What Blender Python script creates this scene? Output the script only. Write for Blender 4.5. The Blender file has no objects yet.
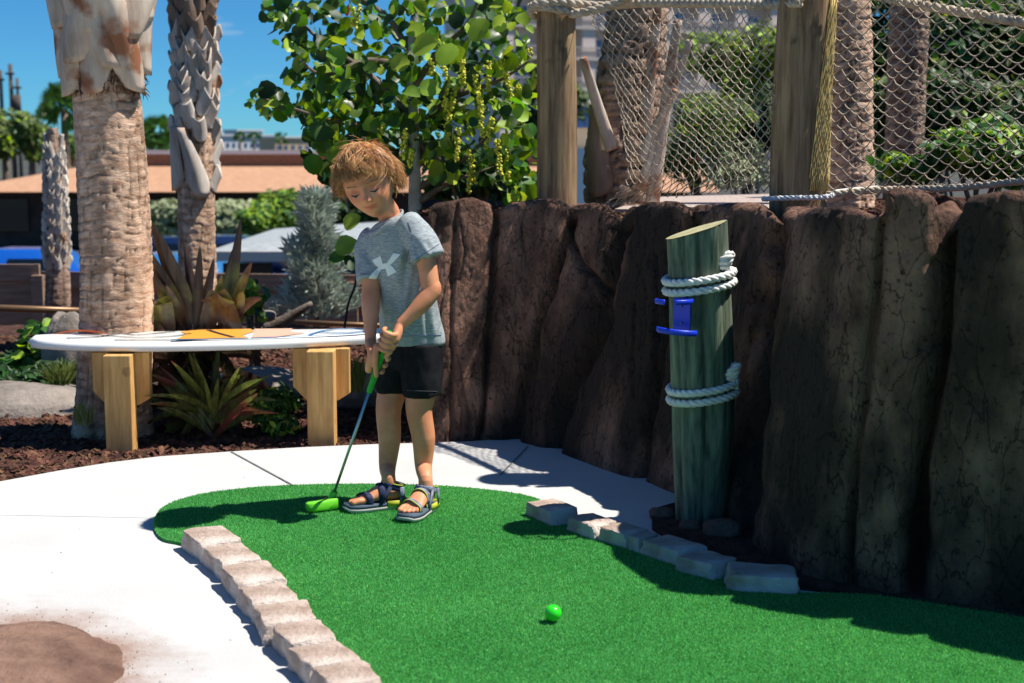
import bpy, bmesh, math, random
import numpy as np
from mathutils import Vector, Matrix
from mathutils.bvhtree import BVHTree
random.seed(7); np.random.seed(7)
R = math.radians
SC = bpy.context.scene
COL = SC.collection

# ---------------- camera, world, sun, exposure ----------------
CAMH, FPX, PITCH = 1.2, 1024 * 50 / 36.0, math.atan(191.5 / (1024 * 50 / 36.0))
cam_d = bpy.data.cameras.new('camera'); cam = bpy.data.objects.new('camera', cam_d); COL.objects.link(cam)
cam.location = (0, 0, CAMH); cam.rotation_euler = (math.pi / 2 - PITCH, 0, 0)
cam_d.lens = 50; cam_d.sensor_width = 36; cam_d.clip_end = 6000; cam_d.clip_start = .05
cam_d.dof.use_dof = True; cam_d.dof.focus_distance = 4.75; cam_d.dof.aperture_fstop = 4.0
SC.camera = cam
SUN_EL, SUN_BACK = R(61), R(0)             # high sun exactly from the right
sd = Vector((math.cos(SUN_BACK) * math.cos(SUN_EL), math.sin(SUN_BACK) * math.cos(SUN_EL), math.sin(SUN_EL)))
sl = bpy.data.lights.new('sun', 'SUN'); sl.energy = 5.0; sl.angle = R(.5); sl.color = (1.0, .95, .87)
so = bpy.data.objects.new('sun', sl); COL.objects.link(so); so.rotation_euler = sd.to_track_quat('Z', 'Y').to_euler()
W = bpy.data.worlds.new('World'); SC.world = W; W.use_nodes = True
nt = W.node_tree; nt.nodes.clear()
out = nt.nodes.new('ShaderNodeOutputWorld'); bg = nt.nodes.new('ShaderNodeBackground')
sky = nt.nodes.new('ShaderNodeTexSky'); sky.sky_type = 'NISHITA'; sky.sun_disc = False
sky.sun_elevation = SUN_EL; sky.sun_rotation = math.pi / 2 - SUN_BACK
sky.air_density = 1.0; sky.dust_density = 0.0; sky.ozone_density = 3.0; sky.altitude = 2500
tint = nt.nodes.new('ShaderNodeMix'); tint.data_type = 'RGBA'; tint.blend_type = 'MULTIPLY'; tint.inputs[0].default_value = 1
tint.inputs[7].default_value = (.30, .80, 1.15, 1)
nt.links.new(sky.outputs[0], tint.inputs[6])
# a few wisps of cloud low in the sky, placed by direction
tc = nt.nodes.new('ShaderNodeTexCoord'); mp = nt.nodes.new('ShaderNodeMapping'); mp.inputs['Scale'].default_value = (9, 9, 42)
nz = nt.nodes.new('ShaderNodeTexNoise'); nz.inputs['Scale'].default_value = 1.5; nz.inputs['Detail'].default_value = 7
rp = nt.nodes.new('ShaderNodeValToRGB'); rp.color_ramp.elements[0].position = .66; rp.color_ramp.elements[1].position = .9
cm = nt.nodes.new('ShaderNodeMix'); cm.data_type = 'RGBA'; cm.inputs[7].default_value = (7.0, 7.6, 8.2, 1)
nt.links.new(tc.outputs['Generated'], mp.inputs[0]); nt.links.new(mp.outputs[0], nz.inputs[0]); nt.links.new(nz.outputs[0], rp.inputs[0])
nt.links.new(rp.outputs[0], cm.inputs[0]); nt.links.new(tint.outputs[2], cm.inputs[6])
nt.links.new(cm.outputs[2], bg.inputs[0]); bg.inputs[1].default_value = .066
nt.links.new(bg.outputs[0], out.inputs[0])
SC.view_settings.view_transform = 'Standard'; SC.view_settings.look = 'None'
SC.view_settings.exposure = .5; SC.view_settings.gamma = 1
SC.render.engine = 'CYCLES'; SC.cycles.use_denoising = True
SC.cycles.max_bounces = 6; SC.cycles.diffuse_bounces = 3; SC.cycles.transparent_max_bounces = 4

# ---------------- geometry helpers ----------------
CP, SP = math.cos(PITCH), math.sin(PITCH)
def ray(px, py):
    a, b = (px - 512) / FPX, (341.5 - py) / FPX
    return Vector((a, CP + b * SP, -SP + b * CP))
def P(px, py, Y):
    d = ray(px, py); t = Y / d.y
    return Vector((d.x * t, Y, CAMH + d.z * t))
def G(px, py, z=0.0):
    d = ray(px, py); t = (z - CAMH) / d.z
    return Vector((d.x * t, d.y * t, z))
def gy(py, z=0.0): return G(512, py, z).y
def PXM(Y): return Y / FPX              # metres per pixel at that distance

def _h(ix, iy, iz, s):
    n = (ix * 374761393 + iy * 668265263 + iz * 2147483647 + s * 1274126177) & 0xffffffff
    n = ((n ^ (n >> 13)) * 1274126177) & 0xffffffff
    return ((n ^ (n >> 16)) & 0xffff) / 65535.0
def vnoise(p, s=0):
    p = np.asarray(p, float); f0 = np.floor(p).astype(np.int64); f = p - f0; f = f * f * (3 - 2 * f)
    r = 0
    for dx in (0, 1):
        for dy in (0, 1):
            for dz in (0, 1):
                w = (f[..., 0] if dx else 1 - f[..., 0]) * (f[..., 1] if dy else 1 - f[..., 1]) * (f[..., 2] if dz else 1 - f[..., 2])
                r = r + w * _h(f0[..., 0] + dx, f0[..., 1] + dy, f0[..., 2] + dz, s)
    return r * 2 - 1
def fbm(p, o=4, s=0, g=.5):
    p = np.asarray(p, float); r = 0; a = 1; t = 0
    for i in range(o):
        r = r + a * vnoise(p * 2 ** i + 17.3 * i, s + i); t += a; a *= g
    return r / t

ORG = {}
class MB:
    def __init__(s): s.v = []; s.f = []; s.m = []; s.n = 0; s.mi = 0
    def add(s, v, f):
        v = np.asarray(v, float).reshape(-1, 3)
        for q in f: s.f.append([i + s.n for i in q]); s.m.append(s.mi)
        s.v.append(v); s.n += len(v)
    def grid(s, V, closeu=False, capa=False, capb=False):       # V (n, m, 3); u along the first axis, closed along the second
        V = np.asarray(V); n, m = V.shape[:2]; f = []
        for i in range(n - 1):
            for j in range(m if closeu else m - 1):
                k = (j + 1) % m
                f.append((i * m + j, i * m + k, (i + 1) * m + k, (i + 1) * m + j))
        if capa: f.append(tuple(range(m - 1, -1, -1)))
        if capb: f.append(tuple((n - 1) * m + j for j in range(m)))
        s.add(V, f)
    def box(s, c, h, ax=None, taper=1.0):
        c = Vector(c); ax = ax or (Vector((1, 0, 0)), Vector((0, 1, 0)), Vector((0, 0, 1)))
        v = []
        for z in (-1, 1):
            k = taper if z > 0 else 1
            for x, y in ((-1, -1), (1, -1), (1, 1), (-1, 1)):
                v.append(c + ax[0] * (h[0] * x * k) + ax[1] * (h[1] * y * k) + ax[2] * (h[2] * z))
        s.add(v, [(3, 2, 1, 0), (4, 5, 6, 7), (0, 1, 5, 4), (1, 2, 6, 5), (2, 3, 7, 6), (3, 0, 4, 7)])
    def beam(s, a, b, w, t, up=Vector((0, 0, 1))):
        a, b = Vector(a), Vector(b); d = (b - a); L = d.length; d.normalize()
        x = d.cross(up).normalized(); y = x.cross(d).normalized()
        s.box((a + b) / 2, (w / 2, t / 2, L / 2), (x, y, d))
    def tube(s, path, rad, n=8, ref=None, caps=True, close=False):  # rad: number, list, or list of (a, b)
        path = [Vector(p) for p in path]; N = len(path); V = np.zeros((N, n, 3)); prev = None
        if not hasattr(rad, '__len__'): rad = [rad] * N
        for i, p in enumerate(path):
            if close: t = path[(i + 1) % N] - path[i - 1]
            else: t = path[min(i + 1, N - 1)] - path[max(i - 1, 0)]
            t = t.normalized() if t.length > 1e-9 else Vector((0, 0, 1))
            if ref is not None: x = Vector(ref) - t * Vector(ref).dot(t)
            elif prev is None: x = t.orthogonal()
            else: x = prev - t * prev.dot(t)
            x = x.normalized() if x.length > 1e-6 else t.orthogonal().normalized()
            prev = x; y = t.cross(x)
            r = rad[i]; ra, rb = r if hasattr(r, '__len__') else (r, r)
            for k in range(n):
                a = 2 * math.pi * k / n
                V[i, k] = p + x * (ra * math.cos(a)) + y * (rb * math.sin(a))
        if close: V = np.concatenate([V, V[:1]]); s.grid(V, True)
        else: s.grid(V, True, caps, caps)
    def ball(s, c, r, n=8, m=6, ax=None):
        r = r if hasattr(r, '__len__') else (r, r, r)
        c = Vector(c); ax = ax or (Vector((1, 0, 0)), Vector((0, 1, 0)), Vector((0, 0, 1)))
        v = [c - ax[2] * r[2]]
        for i in range(1, m):
            t = math.pi * i / m - math.pi / 2
            for k in range(n):
                a = 2 * math.pi * k / n
                v.append(c + ax[0] * (r[0] * math.cos(t) * math.cos(a)) + ax[1] * (r[1] * math.cos(t) * math.sin(a)) + ax[2] * (r[2] * math.sin(t)))
        v.append(c + ax[2] * r[2]); f = []
        for k in range(n):
            f.append((0, 1 + (k + 1) % n, 1 + k)); f.append((len(v) - 1, 1 + (m - 2) * n + k, 1 + (m - 2) * n + (k + 1) % n))
            for i in range(m - 2):
                f.append((1 + i * n + k, 1 + i * n + (k + 1) % n, 1 + (i + 1) * n + (k + 1) % n, 1 + (i + 1) * n + k))
        s.add(v, f)
    def prism(s, pts, z0, z1):                                   # outline in plan, extruded
        n = len(pts); v = [(p[0], p[1], z0) for p in pts] + [(p[0], p[1], z1) for p in pts]
        s.add(v, [tuple(range(n - 1, -1, -1)), tuple(range(n, 2 * n))] + [(i, (i + 1) % n, n + (i + 1) % n, n + i) for i in range(n)])
    def rope(s, path, r, pitch=None, n=6):
        path = resample(path, max(r * .9, .004)); pitch = pitch or r * 5.5; prev = None
        pr = [Vector(p) for p in path]; fr = []
        for i, p in enumerate(pr):
            t = (pr[min(i + 1, len(pr) - 1)] - pr[max(i - 1, 0)]).normalized()
            x = t.orthogonal() if prev is None else prev - t * prev.dot(t)
            x.normalize(); prev = x; fr.append((p, x, t.cross(x)))
        L = 0; ph = []
        for i in range(len(pr)):
            if i: L += (pr[i] - pr[i - 1]).length
            ph.append(L / pitch * 2 * math.pi)
        for k in range(3):
            q = [p + x * (r * .5 * math.cos(a + k * 2.094)) + y * (r * .5 * math.sin(a + k * 2.094)) for (p, x, y), a in zip(fr, ph)]
            s.tube(q, r * .56, n)
    def build(s, name, mats, parent=None, smooth=True, org=None):
        V = np.concatenate(s.v) if s.v else np.zeros((0, 3))
        o = org if org is not None else (ORG[parent.name] if parent is not None else Vector((0, 0, 0)))
        V = V - np.array(o)
        me = bpy.data.meshes.new(name)
        nl = np.array([len(f) for f in s.f], np.int32)
        me.vertices.add(len(V)); me.vertices.foreach_set('co', V.astype(np.float32).ravel())
        me.loops.add(int(nl.sum())); me.loops.foreach_set('vertex_index', np.fromiter((i for f in s.f for i in f), np.int32))
        me.polygons.add(len(nl)); me.polygons.foreach_set('loop_start', np.concatenate([[0], np.cumsum(nl)[:-1]]).astype(np.int32))
        me.polygons.foreach_set('material_index', np.array(s.m, np.int32))
        me.polygons.foreach_set('use_smooth', np.full(len(nl), smooth))
        for m in (mats if isinstance(mats, (list, tuple)) else [mats]): me.materials.append(m)
        me.update(calc_edges=True); me.validate()
        ob = bpy.data.objects.new(name, me); COL.objects.link(ob)
        ORG[ob.name] = Vector(o)
        if parent is not None: ob.parent = parent
        else: ob.location = o
        return ob
def resample(path, step):
    path = [Vector(p) for p in path]; out = [path[0]]; d = 0
    for a, b in zip(path, path[1:]):
        L = (b - a).length; 
        while d + step <= L: d += step; out.append(a + (b - a) * (d / L))
        d -= L
    out.append(path[-1]); return out
def smoothpath(pts, k=8):
    pts = [Vector(p) for p in pts]; o = []
    for i in range(len(pts) - 1):
        a, b, c, d = pts[max(i - 1, 0)], pts[i], pts[i + 1], pts[min(i + 2, len(pts) - 1)]
        for j in range(k):
            t = j / k
            o.append(.5 * ((2 * b) + (c - a) * t + (2 * a - 5 * b + 4 * c - d) * t * t + (3 * b - a - 3 * c + d) * t ** 3))
    o.append(pts[-1]); return o
def thing(name, label, cat, loc, group=None):
    o = bpy.data.objects.new(name, None); COL.objects.link(o); o.location = loc; o.empty_display_size = .1
    ORG[o.name] = Vector(loc); o['label'] = label; o['category'] = cat
    if group: o['group'] = group
    return o
def tag(o, label=None, cat=None, group=None, kind=None):
    if label: o['label'] = label
    if cat: o['category'] = cat
    if group: o['group'] = group
    if kind: o['kind'] = kind
    return o
def struct(o): o['kind'] = 'structure'; return o
def rnd(a, b): return random.uniform(a, b)
def bevel(o, w, seg=2):
    m = o.modifiers.new('bevel', 'BEVEL'); m.width = w; m.segments = seg; m.limit_method = 'ANGLE'; m.angle_limit = R(35)
    return o
def bake(o, mods):                     # apply modifiers, keep the object
    for t, kw in mods:
        m = o.modifiers.new(t, t)
        for k, v in kw.items(): setattr(m, k, v)
    bpy.context.view_layer.update()
    dg = bpy.context.evaluated_depsgraph_get()
    me = bpy.data.meshes.new_from_object(o.evaluated_get(dg)); old = o.data
    if not me.materials:
        for m in old.materials: me.materials.append(m)
    o.modifiers.clear(); o.data = me
    me.polygons.foreach_set('use_smooth', np.ones(len(me.polygons), bool)); me.update()
    return o
def coords(me):
    a = np.zeros(len(me.vertices) * 3, np.float32); me.vertices.foreach_get('co', a); return a.reshape(-1, 3)
def normals(me):
    a = np.zeros(len(me.vertices) * 3, np.float32); me.vertex_normals.foreach_get('vector', a); return a.reshape(-1, 3)
def setco(me, a): me.vertices.foreach_set('co', a.astype(np.float32).ravel()); me.update()

# ---------------- materials ----------------
def mat(name, c1, c2=None, scale=6, rough=.8, bump=0, bscale=None, bdist=.01, detail=8, stretch=(1, 1, 1), spec=.3,
        island=0, transl=0, c3=None, s3=1.5, p3=(.5, .7), metal=0, attr=None, coat=0, wave=None, contrast=(.35, .65)):
    m = bpy.data.materials.new(name); m.use_nodes = True; N = m.node_tree; nd, lk = N.nodes, N.links
    b = nd['Principled BSDF']; b.inputs['Roughness'].default_value = rough; b.inputs['Specular IOR Level'].default_value = spec
    b.inputs['Metallic'].default_value = metal; b.inputs['Coat Weight'].default_value = coat
    c4 = lambda c: (c[0], c[1], c[2], 1)
    tcn = nd.new('ShaderNodeTexCoord'); mpn = nd.new('ShaderNodeMapping'); mpn.inputs['Scale'].default_value = stretch
    lk.new(tcn.outputs['Object'], mpn.inputs[0])
    colout = None
    if c2 is not None:
        if wave:
            n = nd.new('ShaderNodeTexWave'); n.wave_type = wave[0]; n.bands_direction = 'X' if wave[0] == 'BANDS' else n.bands_direction
            if wave[0] == 'RINGS': n.rings_direction = 'Z'
            n.inputs['Scale'].default_value = scale; n.inputs['Distortion'].default_value = wave[1]; n.inputs['Detail'].default_value = 4
            fo = n.outputs['Fac']
        else:
            n = nd.new('ShaderNodeTexNoise'); n.inputs['Scale'].default_value = scale; n.inputs['Detail'].default_value = detail
            n.inputs['Roughness'].default_value = .62; fo = n.outputs[0]
        lk.new(mpn.outputs[0], n.inputs[0])
        r = nd.new('ShaderNodeValToRGB'); r.color_ramp.elements[0].color = c4(c1); r.color_ramp.elements[1].color = c4(c2)
        r.color_ramp.elements[0].position, r.color_ramp.elements[1].position = contrast
        lk.new(fo, r.inputs[0]); colout = r.outputs[0]
    else:
        rgb = nd.new('ShaderNodeRGB'); rgb.outputs[0].default_value = c4(c1); colout = rgb.outputs[0]
    if attr:
        a = nd.new('ShaderNodeAttribute'); a.attribute_name = attr
        x = nd.new('ShaderNodeMix'); x.data_type = 'RGBA'; x.blend_type = 'MULTIPLY'; x.inputs[0].default_value = 1
        lk.new(colout, x.inputs[6]); lk.new(a.outputs['Color'], x.inputs[7]); colout = x.outputs[2]
    if c3 is not None:
        n3 = nd.new('ShaderNodeTexNoise'); n3.inputs['Scale'].default_value = s3; n3.inputs['Detail'].default_value = 6
        lk.new(mpn.outputs[0] if attr else tcn.outputs['Object'], n3.inputs[0])
        r3 = nd.new('ShaderNodeValToRGB'); r3.color_ramp.elements[0].position, r3.color_ramp.elements[1].position = p3
        lk.new(n3.outputs[0], r3.inputs[0])
        x = nd.new('ShaderNodeMix'); x.data_type = 'RGBA'; lk.new(r3.outputs[0], x.inputs[0]); lk.new(colout, x.inputs[6]); x.inputs[7].default_value = c4(c3)
        colout = x.outputs[2]
    if island:
        g = nd.new('ShaderNodeNewGeometry'); hs = nd.new('ShaderNodeHueSaturation')
        mr = nd.new('ShaderNodeMapRange'); mr.inputs[3].default_value = 1 - island; mr.inputs[4].default_value = 1 + island
        mh = nd.new('ShaderNodeMapRange'); mh.inputs[3].default_value = .5 - .045 * island; mh.inputs[4].default_value = .5 + .045 * island
        ml = nd.new('ShaderNodeMath'); ml.operation = 'MULTIPLY'; ml.inputs[1].default_value = 7.13
        fr = nd.new('ShaderNodeMath'); fr.operation = 'FRACT'
        lk.new(g.outputs['Random Per Island'], mr.inputs[0]); lk.new(g.outputs['Random Per Island'], ml.inputs[0]); lk.new(ml.outputs[0], fr.inputs[0]); lk.new(fr.outputs[0], mh.inputs[0])
        lk.new(mh.outputs[0], hs.inputs['Hue']); lk.new(mr.outputs[0], hs.inputs['Value']); lk.new(colout, hs.inputs['Color']); colout = hs.outputs[0]
    lk.new(colout, b.inputs['Base Color'])
    if bump:
        n2 = nd.new('ShaderNodeTexNoise'); n2.inputs['Scale'].default_value = bscale or scale * 3; n2.inputs['Detail'].default_value = 8; n2.inputs['Roughness'].default_value = .65
        lk.new(mpn.outputs[0], n2.inputs[0])
        bp = nd.new('ShaderNodeBump'); bp.inputs['Strength'].default_value = bump; bp.inputs['Distance'].default_value = bdist
        lk.new(n2.outputs[0], bp.inputs['Height']); lk.new(bp.outputs[0], b.inputs['Normal'])
    if transl:
        t = nd.new('ShaderNodeBsdfTranslucent'); ms = nd.new('ShaderNodeMixShader'); ms.inputs[0].default_value = transl
        hs2 = nd.new('ShaderNodeHueSaturation'); hs2.inputs['Value'].default_value = 1.8; hs2.inputs['Hue'].default_value = .485; hs2.inputs['Saturation'].default_value = 1.1
        lk.new(colout, hs2.inputs['Color']); lk.new(hs2.outputs[0], t.inputs[0]); lk.new(b.outputs[0], ms.inputs[1]); lk.new(t.outputs[0], ms.inputs[2])
        lk.new(ms.outputs[0], nd['Material Output'].inputs[0])
    return m
MT = dict(
  concrete=mat('concrete', (.51, .505, .49), (.58, .57, .555), 2.2, .85, .5, 160, .003, c3=(.40, .385, .365), s3=1.1, p3=(.55, .95)),
  turf=mat('turf', (.03, .19, .045), (.06, .31, .08), 190, .95, 1, 260, .006, spec=.1, detail=3),
  fibre=mat('turf fibre', (.075, .35, .08), (.15, .49, .135), 1.3, .7, island=.42, transl=.25, spec=.2),
  mulch=mat('mulch', (.03, .013, .009), (.14, .062, .04), 30, .95, 1, 60, .03, stretch=(1, .5, 1)),
  chip=mat('bark chip', (.045, .019, .012), (.15, .068, .042), 12, .9, .4, 90, .004, island=.5),
  rock=mat('faux rock', (.10, .048, .031), (.40, .215, .145), 7.5, .92, 1, 40, .04, stretch=(1, 1, .5), c3=(.05, .03, .021), s3=3.2, p3=(.44, .58), attr='crease'),
  boulder=mat('boulder', (.16, .135, .115), (.34, .29, .25), 4, .92, .9, 22, .02),
  dirt=mat('dirt', (.13, .07, .05), (.30, .18, .13), 7, .95, 1, 40, .02),
  paver=mat('paver', (.33, .235, .18), (.58, .47, .40), 7, .92, 1, 60, .014, island=.3, c3=(.70, .64, .58), s3=4, p3=(.5, .8)),
  palmbark=mat('palm bark', (.46, .26, .16), (.88, .61, .43), 14, .92, .9, 60, .01, stretch=(1, 1, 2.6), attr='crease'),
  palmbark2=mat('palm bark brown', (.20, .12, .08), (.52, .36, .26), 14, .92, .9, 60, .01, stretch=(1, 1, 2.4), attr='crease'),
  boot=mat('palm boot', (.40, .30, .22), (.72, .61, .48), 9, .8, .7, 60, .004, stretch=(1, 1, .25), island=.15, c3=(.30, .13, .06), s3=7, p3=(.50, .62)),
  bootgrey=mat('palm boot grey', (.36, .30, .25), (.70, .63, .54), 9, .8, .7, 60, .004, stretch=(1, 1, .25), island=.2, c3=(.36, .17, .07), s3=8, p3=(.58, .72)),
  goldcord=mat('golden cord', (.50, .36, .12), (.70, .54, .22), 30, .8),
  bootdark=mat('palm boot brown', (.13, .08, .05), (.33, .24, .17), 9, .85, .7, 50, .004, stretch=(1, 1, .25), island=.2),
  fibreb=mat('palm fibre', (.10, .05, .03), (.26, .14, .075), 20, .95, .8, 80, .01),
  leafA=mat('sea grape leaf', (.04, .12, .012), (.11, .22, .022), 5, .38, .2, 30, .004, island=.6, transl=.4, spec=.5),
  leafB=mat('shrub leaf', (.025, .09, .014), (.07, .18, .03), 5, .45, island=.4, transl=.25, spec=.4),
  leafdark=mat('dark leaf', (.012, .04, .012), (.035, .085, .02), 5, .5, island=.4, transl=.15),
  leaflight=mat('yellow green leaf', (.22, .36, .03), (.38, .50, .06), 5, .45, island=.35, transl=.3),
  leafolive=mat('olive leaf', (.05, .085, .02), (.11, .15, .04), 5, .6, island=.4, transl=.2),
  leafsage=mat('sage leaf', (.24, .28, .15), (.40, .44, .25), 5, .7, island=.3, transl=.15),
  juniper=mat('silver needles', (.28, .34, .28), (.50, .56, .47), 5, .7, island=.3, transl=.1),
  deadleaf=mat('dead leaf', (.20, .05, .015), (.35, .12, .03), 9, .6, transl=.3, island=.3),
  fruit=mat('green fruit', (.45, .48, .03), (.70, .66, .06), 20, .4, island=.3),
  ti=mat('burgundy leaf', (.028, .015, .013), (.10, .062, .038), 6, .32, .15, 40, .004, stretch=(6, 6, .6), island=.4, transl=.15, spec=.5, c3=(.16, .17, .04), s3=4, p3=(.53, .62)),
  ti2=mat('striped green leaf', (.035, .06, .012), (.15, .16, .04), 8, .4, stretch=(6, 6, .5), island=.4, transl=.25, c3=(.13, .04, .03), s3=5, p3=(.5, .6)),
  wood=mat('pine', (.52, .27, .085), (.78, .47, .17), 7, .75, .4, 40, .003, stretch=(6, 6, .6), c3=(.20, .09, .03), s3=5.5, p3=(.66, .72)),
  post=mat('weathered post', (.16, .095, .048), (.43, .285, .15), 9, .85, .6, 50, .004, stretch=(5, 5, .35), c3=(.07, .045, .03), s3=7, p3=(.62, .72)),
  fence=mat('fence board', (.20, .13, .085), (.36, .25, .17), 6, .85, .5, 40, .004, stretch=(.4, 3, 5), island=.15),
  piling=mat('green treated piling', (.042, .072, .050), (.21, .25, .175), 11, .75, .7, 60, .004, stretch=(4, 4, .3), c3=(.20, .235, .14), s3=9, p3=(.57, .75), attr='crease'),
  endgrain=mat('end grain', (.33, .30, .15), (.50, .46, .26), 30, .85, .4, 60, .003),
  rope=mat('rope', (.36, .28, .19), (.58, .49, .37), 40, .85, .5, 200, .002),
  ropew=mat('white rope', (.66, .64, .60), (.86, .84, .80), 40, .8, .5, 200, .002),
  net=mat('net cord', (.38, .30, .21), (.58, .48, .36), 20, .85),
  board=mat('surfboard foam', (.78, .78, .75), (.84, .84, .81), 3, .35, coat=.2),
  orange=mat('orange paint', (.85, .36, .05), None, rough=.4), peach=mat('peach paint', (.82, .45, .30), None, rough=.4),
  blackp=mat('black paint', (.03, .03, .035), None, rough=.4), bluep=mat('blue paint', (.05, .20, .42), None, rough=.4),
  blueplastic=mat('blue plastic', (.01, .045, .62), None, rough=.35, spec=.5),
  ball=mat('green ball', (.03, .75, .02), None, rough=.22, spec=.5, coat=.3),
  grip=mat('green grip', (.015, .33, .03), (.03, .42, .05), 60, .6, .3, 300, .001), lime=mat('lime plastic', (.20, .78, .03), None, rough=.35, spec=.5),
  steel=mat('steel', (.35, .48, .50), None, rough=.28, metal=.85), steelb=mat('bolt', (.3, .3, .3), None, rough=.4, metal=.9),
  skin=mat('skin', (.62, .24, .115), (.77, .34, .18), 14, .5, .12, 260, .001, attr='tone', spec=.35),
  hair=mat('copper blonde hair', (.34, .155, .052), (.84, .47, .20), 40, .42, stretch=(1, 1, .35), island=.38, spec=.4),
  brow=mat('brow hair', (.22, .11, .05), None), lash=mat('lash', (.03, .015, .01), None),
  eyewhite=mat('eye white', (.48, .42, .40), None, rough=.25), iris=mat('iris', (.035, .02, .012), None, rough=.2),
  lip=mat('lip', (.45, .17, .13), None, rough=.45),
  shirt=mat('heather grey jersey', (.19, .225, .24), (.46, .50, .51), 120, .9, .35, 500, .0015, stretch=(.5, .5, 2), contrast=(.3, .7)),
  shirtblue=mat('dark blue jersey', (.04, .06, .13), (.08, .11, .22), 75, .9, .35, 500, .0015),
  print=mat('white print', (.80, .86, .88), None, rough=.6),
  shorts=mat('black shorts', (.006, .006, .008), (.014, .014, .017), 30, .8, .4, 300, .001, spec=.15),
  stitch=mat('grey stitch', (.12, .12, .13), None),
  navy=mat('navy webbing', (.012, .02, .055), (.035, .05, .11), 80, .8, .5, 400, .001), greyweb=mat('patterned webbing', (.06, .08, .16), (.32, .34, .40), 70, .8, .5, 400, .001),
  yellow=mat('yellow foam', (.50, .53, .04), None, rough=.6), sole=mat('grey sole', (.42, .43, .40), None, rough=.7), solenavy=mat('slate sole', (.07, .10, .14), None, rough=.7),
  roofbrown=mat('brown shingles', (.40, .21, .12), (.54, .32, .20), 9, .95, .6, 30, .03, stretch=(.5, .5, 3)),
  roofdark=mat('darker brown shingles', (.20, .10, .06), (.32, .17, .11), 9, .95, .6, 30, .03),
  roofgrey=mat('grey shingles', (.26, .29, .30), (.40, .43, .44), 8, .95, .5, 30, .03),
  white=mat('white paint', (.74, .75, .75), None, rough=.6), brownwall=mat('brown wall', (.055, .035, .028), (.085, .055, .045), 3, .9),
  teal=mat('teal siding', (.03, .075, .11), (.045, .10, .145), 3, .8, stretch=(1, 1, 8)),
  stucco=mat('beige stucco', (.68, .55, .49), (.78, .65, .58), 1, .9), slab=mat('balcony slab', (.55, .49, .45), None, rough=.9),
  sandc=mat('sandy stucco', (.62, .45, .28), None, rough=.9),
  glassb=mat('blue window glass', (.04, .09, .22), (.09, .17, .35), .5, .15, spec=.6), glassd=mat('dark car glass', (.01, .015, .02), None, rough=.1, spec=.6),
  rail=mat('balcony rail', (.50, .46, .43), None, rough=.5),
  carblue=mat('blue car paint', (.006, .085, .42), None, rough=.25, coat=.6, spec=.5), carnavy=mat('navy car paint', (.008, .02, .07), None, rough=.25, coat=.6),
  carsky=mat('mid blue car paint', (.03, .16, .38), None, rough=.25, coat=.6), tyre=mat('tyre', (.02, .02, .02), None, rough=.9), chrome=mat('rim', (.5, .5, .5), None, rough=.3, metal=.9),
  asphalt=mat('asphalt', (.045, .045, .046), (.07, .068, .066), 3, .95, .4, 60, .01, c3=(.10, .12, .05), s3=.06, p3=(.52, .6)),
  pole=mat('pole wood', (.07, .055, .045), (.12, .10, .085), 5, .9), bronze=mat('bronze rail', (.20, .115, .06), None, rough=.4, metal=.4),
  branch=mat('branch bark', (.10, .075, .055), (.24, .19, .15), 14, .9, .6, 60, .01), paletrunk=mat('pale trunk', (.34, .32, .29), (.55, .53, .49), 14, .9, .5, 60, .01),
  black=mat('black hose', (.012, .012, .012), None, rough=.5), greenflag=mat('green board', (.05, .33, .18), None, rough=.6), grasstuft=mat('grass blade', (.09, .13, .03), (.2, .24, .07), 8, .7, island=.4, transl=.2),
)

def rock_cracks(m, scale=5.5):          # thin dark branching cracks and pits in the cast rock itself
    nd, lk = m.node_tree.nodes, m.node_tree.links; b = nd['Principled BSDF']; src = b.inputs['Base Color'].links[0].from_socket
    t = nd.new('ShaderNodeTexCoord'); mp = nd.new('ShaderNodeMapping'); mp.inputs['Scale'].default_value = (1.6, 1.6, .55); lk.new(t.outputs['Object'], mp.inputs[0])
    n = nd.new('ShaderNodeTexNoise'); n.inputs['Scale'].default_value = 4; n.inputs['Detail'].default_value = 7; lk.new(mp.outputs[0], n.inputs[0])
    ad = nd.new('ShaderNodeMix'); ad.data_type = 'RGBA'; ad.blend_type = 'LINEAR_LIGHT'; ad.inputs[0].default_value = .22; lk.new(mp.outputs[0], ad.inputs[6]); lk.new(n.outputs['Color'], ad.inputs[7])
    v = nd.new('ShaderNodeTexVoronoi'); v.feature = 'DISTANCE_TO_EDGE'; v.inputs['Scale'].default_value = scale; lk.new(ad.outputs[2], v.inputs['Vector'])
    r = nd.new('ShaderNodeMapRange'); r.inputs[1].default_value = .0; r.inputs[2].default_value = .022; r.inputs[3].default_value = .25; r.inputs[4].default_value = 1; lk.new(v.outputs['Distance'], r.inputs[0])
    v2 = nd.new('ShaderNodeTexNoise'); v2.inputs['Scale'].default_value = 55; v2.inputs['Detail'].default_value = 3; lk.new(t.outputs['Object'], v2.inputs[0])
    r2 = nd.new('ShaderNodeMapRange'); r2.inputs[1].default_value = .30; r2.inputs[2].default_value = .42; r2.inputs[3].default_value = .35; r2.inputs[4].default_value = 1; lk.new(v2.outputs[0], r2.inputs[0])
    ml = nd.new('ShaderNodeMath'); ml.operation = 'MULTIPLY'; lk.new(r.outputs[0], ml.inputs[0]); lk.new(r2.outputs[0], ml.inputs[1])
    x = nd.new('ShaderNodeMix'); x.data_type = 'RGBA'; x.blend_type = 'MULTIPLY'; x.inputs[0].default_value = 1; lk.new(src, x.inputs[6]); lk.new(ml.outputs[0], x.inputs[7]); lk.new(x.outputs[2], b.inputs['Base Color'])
rock_cracks(MT['rock'])
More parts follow.
